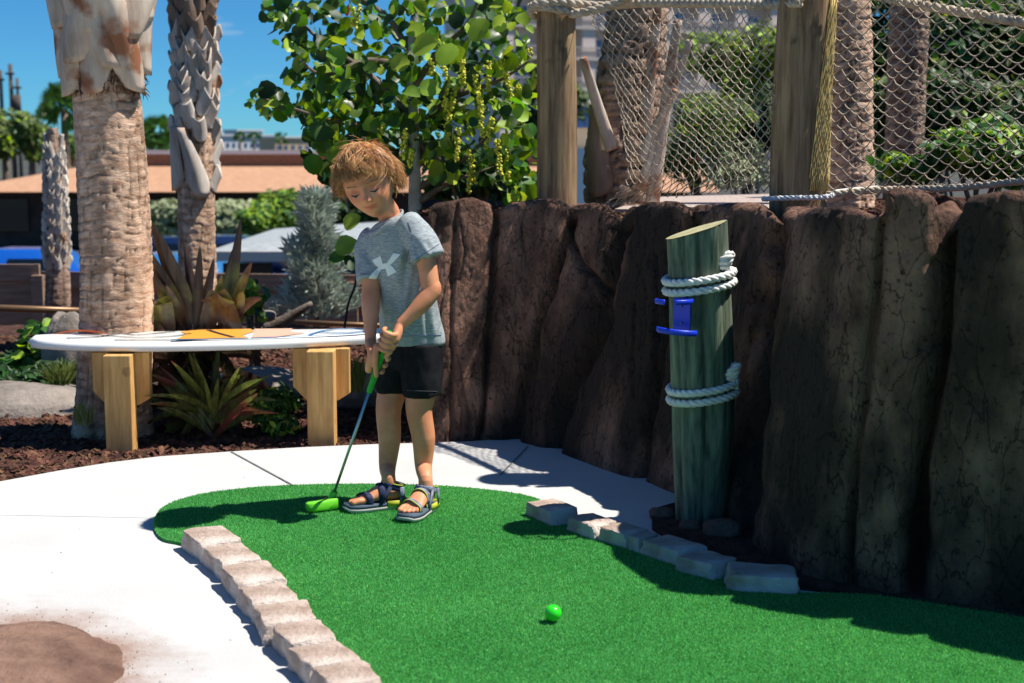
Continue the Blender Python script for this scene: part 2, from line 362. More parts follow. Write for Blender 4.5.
# ---------------- ground, path, turf ----------------
LOT = -2.4
def terr(X, Y):
    t = np.clip((Y - 9.2) / 5.0, 0, 1); t = t * t * (3 - 2 * t)
    t2 = np.clip((np.abs(X) - 14) / 8.0, 0, 1)
    return -.04 + (LOT + .04) * np.maximum(t, t2 * t2 * (3 - 2 * t2))
def sheet(name, xs, ys, zf, m):
    X, Y = np.meshgrid(xs, ys, indexing='ij'); Z = zf(X, Y); mb = MB(); V = np.stack([X, Y, Z], -1)
    mb.grid(np.transpose(V, (1, 0, 2))); return struct(mb.build(name, m))
def axis(a, b, near, far):
    return np.concatenate([-np.geomspace(near, far, 26)[::-1] + a, np.linspace(a, b, 60)[0:], np.geomspace(near, far, 26) + b])
sheet('ground', axis(-16, 16, 3, 4000), axis(-6, 20, 3, 4000), lambda X, Y: terr(X, Y) - .06, MT['asphalt'])
def mulz(X, Y):
    p = np.stack([X, Y, X * 0], -1)
    z = terr(X, Y) + .02 * fbm(p * 1.3, 3, 5) + .012 * fbm(p * 9, 2, 8)
    return z + .10 * np.clip((Y - 6.4) / 2, 0, 1)
sheet('mulch_bed', np.linspace(-7, 1.2, 160), np.linspace(3.5, 11.5, 160), mulz, MT['mulch'])
# concrete path
back = [G(*p) for p in ((-420, 520), (-160, 500), (0, 481), (60, 470), (110, 462), (160, 456), (233, 451), (300, 447), (370, 444), (470, 441), (540, 436))]
pl = [(p.x, p.y) for p in back] + [(1.3, 5.9), (2.6, 4.4), (4.5, 3.6), (4.5, -1.5), (-4.5, -1.5)]
mb = MB(); mb.prism(pl[::-1], -.12, 0)
struct(bevel(mb.build('concrete_path', MT['concrete'], smooth=False), .006, 1))
# brown earth washed over the slab round the mound: a real stain with its own outline
def add_stain(m, c, r, col):
    nd, lk = m.node_tree.nodes, m.node_tree.links; b = nd['Principled BSDF']; src = b.inputs['Base Color'].links[0].from_socket
    t = nd.new('ShaderNodeTexCoord'); mp = nd.new('ShaderNodeMapping'); mp.vector_type = 'POINT'; mp.inputs['Location'].default_value = (-c[0], -c[1], 0); lk.new(t.outputs['Object'], mp.inputs[0])
    ln = nd.new('ShaderNodeVectorMath'); ln.operation = 'LENGTH'; lk.new(mp.outputs[0], ln.inputs[0])
    n = nd.new('ShaderNodeTexNoise'); n.inputs['Scale'].default_value = 5; n.inputs['Detail'].default_value = 8; n.inputs['Roughness'].default_value = .7; lk.new(t.outputs['Object'], n.inputs[0])
    a = nd.new('ShaderNodeMath'); a.operation = 'MULTIPLY_ADD'; a.inputs[1].default_value = .42; lk.new(n.outputs[0], a.inputs[0]); lk.new(ln.outputs['Value'], a.inputs[2])
    mr = nd.new('ShaderNodeMapRange'); mr.inputs[1].default_value = r + .18; mr.inputs[2].default_value = r + .46; mr.inputs[3].default_value = 1; mr.inputs[4].default_value = 0; mr.interpolation_type = 'SMOOTHSTEP'; lk.new(a.outputs[0], mr.inputs[0])
    x = nd.new('ShaderNodeMix'); x.data_type = 'RGBA'; lk.new(mr.outputs[0], x.inputs[0]); lk.new(src, x.inputs[6]); x.inputs[7].default_value = (*col, 1); lk.new(x.outputs[2], b.inputs['Base Color'])
c_ = G(-110, 692); add_stain(MT['concrete'], (c_.x, c_.y), .44, (.27, .15, .10))
# dark strip between the short kerb row and the rock wall
mb = MB(); sp = [G(*p) for p in ((652, 513), (676, 506), (720, 520), (800, 560), (900, 585), (1100, 612), (1100, 633), (900, 602), (800, 590), (735, 578), (690, 556), (652, 530))]
X_, Y_ = [p.x for p in sp], [p.y for p in sp]; mb.prism([(p.x, p.y) for p in sp], -.01, .0145); struct(mb.build('dark_strip', MT['mulch'], smooth=False))
# control joints: thin dark saw cuts lying on the slab
mb = MB()
def joint(a, b, w=.007):
    a, b = G(*a), G(*b); d = (b - a).normalized(); n = Vector((-d.y, d.x, 0)) * w / 2; u = Vector((0, 0, .0035))
    mb.add([a - n + u, b - n + u, b + n + u, a + n + u], [(0, 1, 2, 3)])
joint((231, 452), (297, 488)); joint((528, 447), (500, 476))
tag(struct(mb.build('joint_line', mat('joint', (.13, .13, .13), (.26, .26, .26), 30), smooth=False)))
mb = MB(); joint((-100, 513), (152, 518), .004)
struct(mb.build('joint_line', mat('faint joint', (.5, .5, .5), (.7, .7, .7), 12), smooth=False))
# turf
tb = [(178, 545), (162, 541), (154, 530), (156, 518), (168, 507), (200, 497), (260, 489.5), (340, 486.5), (420, 487.5), (480, 491.5), (530, 499), (560, 513), (640, 545), (720, 578), (800, 596)]
tp = [G(*p) for p in tb]; tp = smoothpath(tp, 6)
TURF = [(p.x, p.y) for p in tp] + [(G(900, 599).x, G(900, 599).y), (G(1100, 628).x, G(1100, 628).y), (2.6, 3.1), (3.6, 2.6), (3.6, .2), (.2, .2), (.0, 2.2), (-.40, 3.1)]
for p in ((340, 660), (300, 628), (260, 600), (220, 565), (190, 548)): TURF.append((G(*p).x, G(*p).y))
mb = MB(); mb.prism(TURF[::-1], .001, .010); struct(mb.build('putting_green', MT['turf'], smooth=False))
def inpoly(x, y, poly):
    c = np.zeros(x.shape, bool); n = len(poly)
    for i in range(n):
        x1, y1 = poly[i]; x2, y2 = poly[i - 1]
        if y1 == y2: continue
        k = ((y1 > y) != (y2 > y)) & (x < (x2 - x1) * (y - y1) / (y2 - y1) + x1); c ^= k
    return c
def raw(name, V, F, m, smooth=False):            # V (n,3), F (m,k)
    me = bpy.data.meshes.new(name); k = F.shape[1]
    me.vertices.add(len(V)); me.vertices.foreach_set('co', V.astype(np.float32).ravel())
    me.loops.add(F.size); me.loops.foreach_set('vertex_index', F.astype(np.int32).ravel())
    me.polygons.add(len(F)); me.polygons.foreach_set('loop_start', (np.arange(len(F)) * k).astype(np.int32))
    me.polygons.foreach_set('use_smooth', np.full(len(F), smooth)); me.materials.append(m); me.update(calc_edges=True)
    o = bpy.data.objects.new(name, me); COL.objects.link(o); return o
rs = np.random.RandomState(3)
N = 900000
Y = 2.3 + (5.0 - 2.3) * rs.rand(N) ** .9; X = (rs.rand(N) * 2 - 1) * .44 * Y + .12
k = inpoly(X, Y, TURF); X, Y = X[k], Y[k]; n = len(X)
a = rs.rand(n) * 6.283; w = .0012 + .0008 * rs.rand(n); h = .003 + .005 * rs.rand(n)
la, ll = rs.rand(n) * 6.283, .005 * rs.rand(n)
V = np.zeros((n, 3, 3)); V[:, 0] = np.stack([X - w * np.cos(a), Y - w * np.sin(a), np.full(n, .009)], -1)
V[:, 1] = np.stack([X + w * np.cos(a), Y + w * np.sin(a), np.full(n, .009)], -1)
V[:, 2] = np.stack([X + ll * np.cos(la), Y + ll * np.sin(la), .009 + h], -1)
tag(raw('artificial_grass', V.reshape(-1, 3), np.arange(n * 3).reshape(-1, 3), MT['fibre']), 'short green artificial grass pile of the putting green', 'artificial grass', kind='stuff')
# bark chips
def chips(name, pts, label):
    V, F = [], []
    for i, (x, y, z) in enumerate(pts):
        a = rnd(0, 6.28); L = rnd(.012, .045); w = rnd(.004, .012); t = rnd(.002, .006); p = rnd(-.5, .5)
        d = Vector((math.cos(a) * math.cos(p), math.sin(a) * math.cos(p), math.sin(p))); s = Vector((-math.sin(a), math.cos(a), rnd(-.5, .5))).normalized(); u = d.cross(s)
        c = Vector((x, y, z + .006)); b = len(V)
        for sx, sy, sz in ((-1, -1, -1), (1, -1, -1), (1, 1, -1), (-1, 1, -1), (-.8, -1, 1), (.9, -.7, 1), (.8, 1, 1), (-1, .7, 1)):
            V.append(c + d * (L * sx) + s * (w * sy) + u * (t * sz))
        for f in ((4, 5, 6, 7), (0, 1, 5, 4), (1, 2, 6, 5), (2, 3, 7, 6), (3, 0, 4, 7)): F.append([b + q for q in f])
    tag(raw(name, np.array([tuple(v) for v in V]), np.array(F), MT['chip']), label, 'bark mulch', kind='stuff')
n = 26000; Y = rs.rand(n) * 3.6 + 5.05; X = -Y * .42 + rs.rand(n) * Y * .46
k = ~inpoly(X, Y, pl); X, Y = X[k], Y[k]; Z = mulz(X, Y)
chips('bark_mulch', list(zip(X, Y, Z)), 'dark brown bark mulch covering the planting bed on the left')

def rockmesh(mb, c, r, seed, n=40, m=26, sq=.75, amp=.18, fs=2.2, flat=None):
    th = np.linspace(-math.pi / 2, math.pi / 2, m)[:, None]; ph = np.linspace(0, 2 * math.pi, n, endpoint=False)[None, :]
    D = np.stack([np.cos(th) * np.cos(ph), np.cos(th) * np.sin(ph), np.sin(th) + 0 * ph], -1)
    S = np.sign(D) * np.abs(D) ** sq; rad = 1 + amp * fbm(D * fs + seed * 7.7, 4, seed)
    V = S * rad[..., None] * np.array(r)
    V = V + np.array(c); mb.grid(V, True)
# dirt mound bottom left
mb = MB(); c = G(-110, 692); rockmesh(mb, (c.x, c.y, -.03), (.52, .52, .09), 4, 90, 40, 1, .2, 2.6)
tag(mb.build('dirt_mound', MT['dirt']), 'low mound of brown dirt at the edge of the pale concrete', 'dirt', kind='structure')
# loose dirt spilt over the concrete round it
pts = []
for i in range(500):
    a = rnd(-.6, 2.0); d = .43 + abs(random.gauss(0, .07)); x, y = c.x + .02 + d * math.cos(a) * 1.05, c.y + d * math.sin(a) * 1.0
    pts.append((x, y))
V, F = [], []
for x, y in pts:
    s_ = rnd(.0006, .0025); b = len(V)
    V += [(x - s_, y, .0), (x + s_, y - s_, .0), (x, y + s_, .0), (x, y, s_ * 1.3)]; F += [(b, b + 1, b + 3), (b + 1, b + 2, b + 3), (b + 2, b, b + 3)]
for i in range(45):
    p = G(rnd(-50, 500), rnd(460, 683)); s_ = rnd(.001, .004); b = len(V)
    if inpoly(np.array([p.x]), np.array([p.y]), TURF)[0]: continue
    V += [(p.x - s_, p.y, .0), (p.x + s_, p.y - s_, .0), (p.x, p.y + s_, .0), (p.x, p.y, s_ * .8)]; F += [(b, b + 1, b + 3), (b + 1, b + 2, b + 3), (b + 2, b, b + 3)]
tag(raw('dirt_crumbs', np.array(V), np.array(F), MT['dirt']), 'brown dirt crumbs scattered on the concrete beside the mound', 'dirt', kind='stuff')

# ---------------- kerb stones ----------------
def kerb(c, d, L, Wd, H, seed, label, grp):
    mb = MB(); th = np.linspace(-1, 1, 15); n_ = Vector((-d.y, d.x, 0))
    rr = random.Random(seed); bm = bmesh.new(); bmesh.ops.create_cube(bm, size=2)
    bmesh.ops.bevel(bm, geom=bm.edges[:], offset=.16, segments=2, affect='EDGES', profile=.6)
    bmesh.ops.subdivide_edges(bm, edges=bm.edges[:], cuts=2, use_grid_fill=True)
    bmesh.ops.subdivide_edges(bm, edges=bm.edges[:], cuts=1, use_grid_fill=True)
    V = np.array([tuple(v.co) for v in bm.verts]); tp_ = rr.uniform(.86, .98); sk = rr.uniform(-.14, .14)
    nn = np.stack([fbm(V * 1.6 + seed * 3.1, 4, seed), fbm(V * 1.6 + seed * 5.1, 4, seed + 9), fbm(V * 1.2 + seed * 2.1, 3, seed + 5)], -1)
    fine = fbm(V * 7 + seed, 3, seed + 3)[:, None] * .035 * V
    V = V + nn * np.array([.12, .16, .09]) + fine
    V[:, 1] += sk * V[:, 0]
    V[:, 0] *= 1 + (tp_ - 1) * V[:, 2]
    Wv = np.array(c)[None] + V[:, :1] * L / 2 * np.array(d) + V[:, 1:2] * Wd / 2 * np.array(n_) + V[:, 2:3] * H / 2 * np.array((0, 0, 1))
    mb.add(Wv, [[v.index for v in f.verts] for f in bm.faces]); bm.free()
    return tag(mb.build('kerb_stone', MT['paver'], org=Vector(c)), label, 'kerb stone', grp)
lk_ = [(205, 530), (226, 547), (246, 566), (262, 586), (279, 605), (298, 625), (318, 646), (341, 667), (358, 690)]
ll_ = ['pale tan kerb stone at the far rounded end of the long left row', 'small tan kerb stone second from the far end of the left row', 'pale grey kerb stone third from the far end of the left row',
       'brownish kerb stone fourth from the far end of the left row', 'fifth kerb stone from the far end of the long left row', 'kerb stone in the left row fourth from the near end, rough sided',
       'kerb stone in the left row third from the near end', 'large pale kerb stone second from the near end of the left row', 'kerb stone cut off by the bottom edge of the photo']
lc = [G(px + 6, py + 4, .06) for px, py in lk_]
for i, c in enumerate(lc):
    a, b = lc[max(i - 1, 0)], lc[min(i + 1, 8)]; d = (b - a).normalized(); d.z = 0
    L = ((b - a).length / (2 if 0 < i < 8 else 1)) * .98
    kerb((c.x, c.y, .026), d, L, rnd(.115, .138), .064 + rnd(-.008, .008), 11 + i, ll_[i], 'tan kerb stones in a long row left of the green')
rk_ = [(552, 503, .17, .11), (592, 517, .15, .10), (624, 526, .12, .10), (643, 533, .05, .085), (674, 541, .17, .11), (707, 555, .13, .11), (762, 568, .19, .13)]
rl_ = ['sunlit kerb stone at the far end of the short right row', 'kerb stone crossed by the piling shadow, beside the sunlit end stone', 'shaded kerb stone just left of the small square one',
       'smallest square kerb stone in the short right row', 'sunlit kerb stone directly in front of the piling', 'kerb stone in front of the piling with a shaded side, next to the bluish one', 'separate bluish kerb stone lying in the wall shade']
rc = [G(p[0], p[1], .06) for p in rk_]
for i, c in enumerate(rc):
    a, b = rc[max(i - 1, 0)], rc[min(i + 1, 6)]; d = (b - a).normalized(); d.z = 0
    if i == 6: d = Vector((1, -.12, 0)).normalized()
    kerb((c.x, c.y, .024), d, rk_[i][2], rk_[i][3], .062, 31 + i, rl_[i], 'kerb stones in a short row by the piling')

# ---------------- faux rock wall ----------------
pairs = [((425, 441), (428, 6.02)), ((470, 441), (475, 6.0)), ((508, 442), (535, 5.97)), ((540, 450), (601, 5.72)), ((575, 462), (640, 5.48)), ((610, 475), (672, 5.30)),
         ((642, 484), (705, 5.12)), ((680, 500), (748, 4.90)), ((712, 522), (775, 4.62)), ((745, 552), (806, 4.08)), ((800, 582), (868, 3.78)), ((875, 598), (970, 3.63)),
         ((955, 609), (1066, 3.51)), ((1120, 636), (1296, 3.22)), ((1350, 668), (1530, 3.0))]
topy = [(425, 213), (432, 207), (445, 204), (470, 200), (490, 205), (497, 209), (508, 205), (545, 201), (562, 204), (571, 210), (580, 207), (605, 207), (618, 213), (626, 211), (640, 204), (672, 203), (686, 207), (694, 212), (712, 206),
        (745, 205), (765, 206), (775, 215), (786, 216), (800, 209), (830, 206), (868, 209), (874, 206), (880, 187), (905, 188), (932, 192), (942, 206), (950, 207), (965, 197), (1000, 191), (1030, 192), (1500, 170)]
cracks = [([(497, 205), (492, 280), (486, 370), (480, 445)], .016, .035), ([(571, 206), (566, 235), (548, 290), (531, 345), (518, 400), (510, 450)], .022, .06),
          ([(566, 222), (578, 262), (600, 292)], .014, .04), ([(622, 208), (612, 250), (601, 292), (590, 335), (566, 385), (553, 420), (545, 460)], .030, .10),
          ([(692, 208), (672, 250), (662, 300), (650, 380), (640, 440), (632, 500)], .020, .06), ([(655, 255), (650, 330), (646, 380)], .008, .02), ([(632, 300), (628, 350), (632, 395)], .007, .018),
          ([(777, 208), (764, 280), (756, 340), (748, 420), (738, 500), (728, 560)], .030, .10), 
          ([(874, 180), (876, 230), (868, 330), (852, 470), (846, 590)], .014, .03), ([(944, 196), (940, 290), (934, 380), (920, 470), (912, 610)], .028, .11), ([(1095, 160), (1085, 300), (1060, 630)], .03, .1), ([(1190, 160), (1180, 300), (1160, 650)], .03, .1),
          ([(455, 203), (452, 300), (450, 445)], .012, .02), ([(540, 300), (528, 420), (526, 450)], .008, .015)]
NS, NT = 900, 190
bs = np.array([tuple(G(*p[0])) for p in pairs]); cx = np.array([p[1][0] for p in pairs], float); cy = np.array([p[1][1] for p in pairs])
tk = np.linspace(0, 1, len(pairs)); ts = np.linspace(0, 1, NS)
def smi(v):
    r = np.interp(ts, tk, v); kk = 21; pad = np.pad(r, kk // 2, mode='edge'); pad[:kk // 2] = 2 * r[0] - r[kk // 2:0:-1]; pad[-(kk // 2):] = 2 * r[-1] - r[-2:-kk // 2 - 1:-1]
    return np.convolve(pad, np.ones(kk) / kk, 'valid')
bx, by = smi(bs[:, 0]), smi(bs[:, 1]); cxs, cys = smi(cx), smi(cy)
tyy = np.interp(cxs, [p[0] for p in topy], [p[1] for p in topy]) - 5
crest = np.array([tuple(P(a, c, b)) for a, b, c in zip(cxs, cys, tyy)])
back_ = np.gradient(crest[:, :2], axis=0); back_ = np.stack([-back_[:, 1], back_[:, 0]], -1)
kk = 81; back_ = np.stack([np.convolve(np.pad(back_[:, i], kk // 2, mode='edge'), np.ones(kk) / kk, 'valid') for i in (0, 1)], -1); back_ /= np.linalg.norm(back_, axis=1)[:, None]
V = np.zeros((NS, NT, 3))
for i in range(NS):
    b0 = Vector((bx[i], by[i], -.06)); c0 = Vector(crest[i]); bk = Vector((*back_[i], 0))
    pts = resample([b0, c0, c0 + bk * .30 + Vector((0, 0, -.03)), c0 + bk * .36 + Vector((0, 0, -.35))], .004)
    A = np.array([tuple(p) for p in pts]); u = np.linspace(0, 1, NT) ** .9 * (len(A) - 1); fl = np.minimum(u.astype(int), len(A) - 2)
    A2 = A.copy(); kk2 = 27
    for q in range(3):
        pd = np.pad(A[:, q], kk2 // 2, mode='edge'); A2[:, q] = np.convolve(pd, np.ones(kk2) / kk2, 'valid')
    V[i] = A2[fl] + (A2[fl + 1] - A2[fl]) * (u - fl)[:, None]
def proj(V):
    x, y, z = V[..., 0], V[..., 1], V[..., 2] - CAMH
    d = y * CP - z * SP; up = y * SP + z * CP
    return 512 + FPX * x / d, 341.5 - FPX * up / d
px_, py_ = proj(V); m_px = V[..., 1] / FPX
du = np.gradient(V, axis=0); dv = np.gradient(V, axis=1); Nn = np.cross(du, dv); Nn /= np.linalg.norm(Nn, axis=-1, keepdims=True) + 1e-9
if Nn[NS // 3, NT // 3, 1] > 0: Nn = -Nn
dep = np.zeros((NS, NT)); dall = np.full((NS, NT), 9.0)
wob = 5 * fbm(V * 6, 3, 40)
for pts, w_, dd in cracks:
    best = np.full((NS, NT), 1e9)
    for (x1, y1), (x2, y2) in zip(pts, pts[1:]):
        dx, dy = x2 - x1, y2 - y1; t = np.clip(((px_ - x1) * dx + (py_ - y1) * dy) / (dx * dx + dy * dy), 0, 1)
        best = np.minimum(best, np.hypot(px_ + wob - x1 - t * dx, (py_ - y1 - t * dy) * .8))
    dm = best * m_px * (1 + .6 * fbm(V * 11, 3, 4))
    dep += dd * .8 * np.exp(-(dm / (w_ * .8)) ** 2)
    if dd > .028: dall = np.minimum(dall, dm)
bul = .026 * (1 - np.exp(-dall / .035))
ridge = 1 - np.abs(fbm(V * np.array([5, 5, 1.6]) + 3, 4, 21))
disp = bul - dep + .014 * fbm(V * np.array([2.6, 2.6, 2.0]), 3, 11) + .010 * fbm(V * np.array([13, 13, 12]), 5, 15, .68) - .006 * np.clip((ridge - .95) / .05, 0, 1)
edge = np.clip(np.arange(NT) / 12., 0, 1)[None]; disp = disp * (.35 + .65 * edge)
V2 = V + Nn * disp[..., None] - Nn * .03
mb = MB(); mb.grid(V2)
# close the left end with a skirt turned back
L0 = V2[0]; bkv = np.array([.10, .42, 0]); mb.grid(np.stack([L0 + bkv, L0 + bkv * .5 + np.array([-.03, 0, 0]), L0]))
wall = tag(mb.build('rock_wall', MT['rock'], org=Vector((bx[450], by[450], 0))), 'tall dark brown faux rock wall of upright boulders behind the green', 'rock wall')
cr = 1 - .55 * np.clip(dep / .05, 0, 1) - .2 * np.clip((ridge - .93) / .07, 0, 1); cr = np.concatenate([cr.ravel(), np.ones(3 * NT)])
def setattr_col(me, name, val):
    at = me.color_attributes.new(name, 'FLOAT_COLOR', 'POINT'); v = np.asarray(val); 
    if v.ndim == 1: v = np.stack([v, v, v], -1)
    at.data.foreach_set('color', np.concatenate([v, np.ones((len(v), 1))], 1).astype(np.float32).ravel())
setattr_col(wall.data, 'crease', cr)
# raised planting bed behind the wall
bed = [(crest[i, 0] + back_[i, 0] * .2, crest[i, 1] + back_[i, 1] * .2) for i in range(0, NS, 30)]
far = [(9, 3.5), (9, 9.5), (2.5, 9.2), (1.0, 8.2), (.2, 7.4), (-.50, 7.2), (-.36, 6.3)]
mb = MB(); mb.prism(([(x, y) for x, y in bed] + far)[::-1], -.5, .90); struct(mb.build('raised_bed', MT['mulch'], smooth=False))
bp_ = [(x, y) for x, y in bed] + far
X = rs.rand(16000) * 4.5 - .6; Y = rs.rand(16000) * 4.5 + 3.9; k = inpoly(X, Y, bp_); chips('raised_bark_mulch', [(x, y, .90) for x, y in zip(X[k], Y[k])], 'brown bark mulch on the raised bed behind the rock wall')
# small loose rocks at the foot of the piling
for i, (px, py, r, lb) in enumerate(((690, 531, .035, 'small reddish loose rock in front of the piling foot'), (722, 537, .06, 'dark reddish loose rock right of the piling foot'), (662, 519, .04, 'small dark loose rock left of the piling foot'))):
    c = G(px, py); mb = MB(); rockmesh(mb, (c.x, c.y, r * .35), (r, r * .8, r * .6), 60 + i, 24, 16)
    tag(mb.build('loose_rock', MT['dirt'], org=c), lb, 'rock', 'loose rocks at the piling foot')
# ---------------- piling ----------------
def lathe_path(path, rad, n, m, dispf=None):
    """displaced round trunk along a path; returns (m, n, 3) grid and its displacement"""
    path = smoothpath(path, 12); L = [0]
    for a, b in zip(path, path[1:]): L.append(L[-1] + (b - a).length)
    L = np.array(L); A = np.array([tuple(p) for p in path]); s = np.linspace(0, L[-1], m)
    C = np.stack([np.interp(s, L, A[:, i]) for i in range(3)], -1)
    r = np.interp(s / L[-1], np.linspace(0, 1, len(rad)), rad)
    T = np.gradient(C, axis=0); T /= np.linalg.norm(T, axis=1)[:, None]
    X = np.array([1, 0, 0]) - T * T[:, :1]; X /= np.linalg.norm(X, axis=1)[:, None]; Yv = np.cross(T, X)
    a = np.linspace(0, 2 * math.pi, n, endpoint=False); D = X[:, None] * np.cos(a)[None, :, None] + Yv[:, None] * np.sin(a)[None, :, None]
    S0 = C[:, None] + D * r[:, None, None]
    d = dispf(s[:, None] + 0 * a[None], a[None] + 0 * s[:, None], S0) if dispf else np.zeros((m, n))
    return S0 + D * d[..., None], d
rt = thing('mooring_piling', 'green timber piling with slanted top and two white rope wraps, standing before the wall', 'piling', G(700, 522))
pY = gy(522) + .0
ppath = [P(700, 540, pY), P(702, 470, pY - .02), P(703, 400, pY - .045), P(701, 320, pY - .075), P(698, 250, pY - .105), P(696, 205, pY - .12)]
def pc(y): return P(np.interp(y, [205, 250, 320, 400, 470, 540], [696, 698, 701, 703, 702, 700]), y, pY - float(np.interp(y, [205, 250, 320, 400, 470, 540], [.12, .105, .075, .045, .02, 0])))
def pd_(s, a, S0):
    q = np.stack([np.cos(a) * 2.2, np.sin(a) * 2.2, s * 1.3], -1); g = fbm(np.stack([np.cos(a) * 9, np.sin(a) * 9, s * 1.5], -1), 3, 3)
    return .006 * fbm(q, 3, 1) - .006 * np.clip((g - .25) / .2, 0, 1)
V, d = lathe_path(ppath, [.078, .089, .098, .100, .097, .093, .092], 72, 160, pd_)
# slanted cut: clamp z by a plane through the two top corners
pl_, pr_ = P(667, 236, pY), P(727, 217, pY); sl_ = (pr_.z - pl_.z) / (pr_.x - pl_.x)
V = V.copy(); zm = pl_.z + (V[..., 0] - pl_.x) * sl_; over = V[..., 2] > zm; V[..., 2] = np.minimum(V[..., 2], zm)
k = int(np.argmax(over.all(axis=1))); V = V[:k + 1]
mb = MB(); mb.grid(V, True); o = mb.build('shaft', MT['piling'], rt)
setattr_col(o.data, 'crease', np.clip(1 + d[:k + 1].ravel() * 90, .35, 1.1))
mb = MB(); ring = V[-1]; c = ring.mean(0); mb.add(np.concatenate([ring * 1.0 + np.array([0, 0, .002]), [c + np.array([0, 0, .004])]]), [(i, (i + 1) % 72, 72) for i in range(72)])
mb.build('cut_top', MT['endgrain'], rt)
for y0, knot in ((275, (724, 262)), (384, (731, 373))):
    mb = MB()
    for q in (0, 10):
        path = []
        for a in range(0, 361, 8):
            a_ = R(a); Cc = pc(y0 + q + 1); path.append(Cc + Vector((.106 * math.cos(a_), .106 * math.sin(a_), .008 * math.sin(a_ + 1) + .016 * math.cos(a_) * .6)))
        mb.rope(path, .0125)
    kc = P(*knot, pc(knot[1]).y - .05)
    for t in range(3):
        mb.rope([kc + Vector((.022 * math.cos(b) * (1 if t else .6), .02 * math.sin(b) * (.4 + .3 * t), .020 * math.sin(b + t) + .004)) for b in np.linspace(0, 6.28, 14)], .0125)
    mb.rope(smoothpath([kc + Vector((0, 0, -.01)), kc + Vector((.014, .0, -.03)), P(knot[0] + 4, knot[1] + 15, pc(knot[1]).y - .02)], 5), .012)
    mb.build('rope_wrap', MT['ropew'], rt)
mb = MB(); mb.ball(P(703, 252, pY - .095), (.008, .005, .008)); mb.build('bolt', MT['dirt'], rt)
pY -= .08
ch = thing('cup_holder', 'bright blue plastic holder clipped to the side of the green piling', 'cup holder', P(683, 315, pY - .1))
mb = MB(); c = P(682, 315, pY - .092); ax = (Vector((.9, -.43, 0)).normalized(), Vector((-.43, -.9, 0)).normalized() * -1, Vector((0, 0, 1)))
mb.box(c, (.028, .004, .052), ax); bevel(mb.build('plate', MT['blueplastic'], ch, smooth=False), .003)
mb = MB(); c = P(674, 301, pY - .125)
mb.tube([c + Vector((.052 * math.cos(b), .042 * math.sin(b), .004)) for b in np.linspace(R(-35), R(-180), 14)] , [(.0045, .009)] * 14, 8, ref=(0, 0, 1)) if 0 else None
def arc(c, r, a0, a1, rr, m=18, tilt=0): return [c + Vector((r * math.cos(b), rr * math.sin(b), tilt * math.cos(b))) for b in np.linspace(R(a0), R(a1), m)]
mb.tube(arc(c, .056, 60, -95, .045), [(.008, .0035)] * 18, 8, ref=(0, 0, 1)); mb.tube(arc(c, .056, 150, 235, .045), [(.008, .0035)] * 18, 8, ref=(0, 0, 1))
mb.build('ring_clip', MT['blueplastic'], ch)
mb = MB(); c = P(677, 331, pY - .13); mb.tube(arc(c, .06, -15, -185, .04, tilt=-.006), [(.009, .004)] * 18, 8, ref=(0, 0, 1)); mb.build('lower_clip', MT['blueplastic'], ch)
for y in (306, 323):
    mb = MB(); mb.ball(P(681, y, pY - .098), .004); mb.build('screw', MT['steelb'], ch)

pY += .08
def cline(path, z):
    for a, b in zip(path, path[1:]):
        if a.z <= z <= b.z: return a + (b - a) * ((z - a.z) / (b.z - a.z))
    return (path[0] if z < path[0].z else path[-1] + Vector((0, 0, z - path[-1].z))).copy()
# ---------------- posts, net and ropes on the raised bed ----------------
BZ = .90
Y1, Y2 = 6.22, 5.12
def wpost(label, pxs, Yp, base_y, seed, r0, r1):
    b = P(pxs[0], base_y, Yp); t = thing('timber_post', label, 'post', (b.x, b.y, BZ), 'round timber posts holding the net')
    path = [Vector((b.x, b.y, BZ - .2))] + [P(x, y, Yp) for x, y in pxs[1]]
    def df(s, a, S0):
        g = fbm(np.stack([np.cos(a) * 7, np.sin(a) * 7, s * 1.2], -1), 3, seed)
        return .004 * fbm(np.stack([np.cos(a) * 2, np.sin(a) * 2, s * 2], -1), 2, seed + 1) - .006 * np.clip((g - .3) / .15, 0, 1)
    V, d = lathe_path(path, [r0, r1], 56, 110, df); mb = MB(); mb.grid(V, True); V2 = V[-1]
    mb.add(V2, [tuple(range(56))]); mb.build('shaft', MT['post'], t); return t, path
p1, path1 = wpost('round timber post with thick rope round its top, beside the sea grape tree', (557, ((557, 190), (557, 100), (556, 9))), Y1, 200, 5, .090, .084)
p2, path2 = wpost('thicker round timber post between the two net panels, reaching above the photo', (799, ((798, 190), (801, 90), (806, 0), (809, -60))), Y2, 200, 6, .103, .098)
# cords added on the thicker post's sun side, imitating the net's slanting shadow lines
mb = MB()
for k_ in range(24):
    a0 = R(-66 + k_ * 4.0); pts = []
    for j in range(16):
        t = j / 15; c = cline(path2, path2[1].z + (path2[3].z - path2[1].z) * t); a = a0 + t * .62 - .28
        if a < R(-80) or a > R(60): continue
        rr = .106 + .002 * math.sin(j * 1.9 + k_); pts.append(c + Vector((math.cos(a) * rr, math.sin(a) * rr, 0)))
    if len(pts) > 2: mb.tube(pts, .0025, 5)
mb.build('shadow_line_cord', MT['goldcord'], p2)
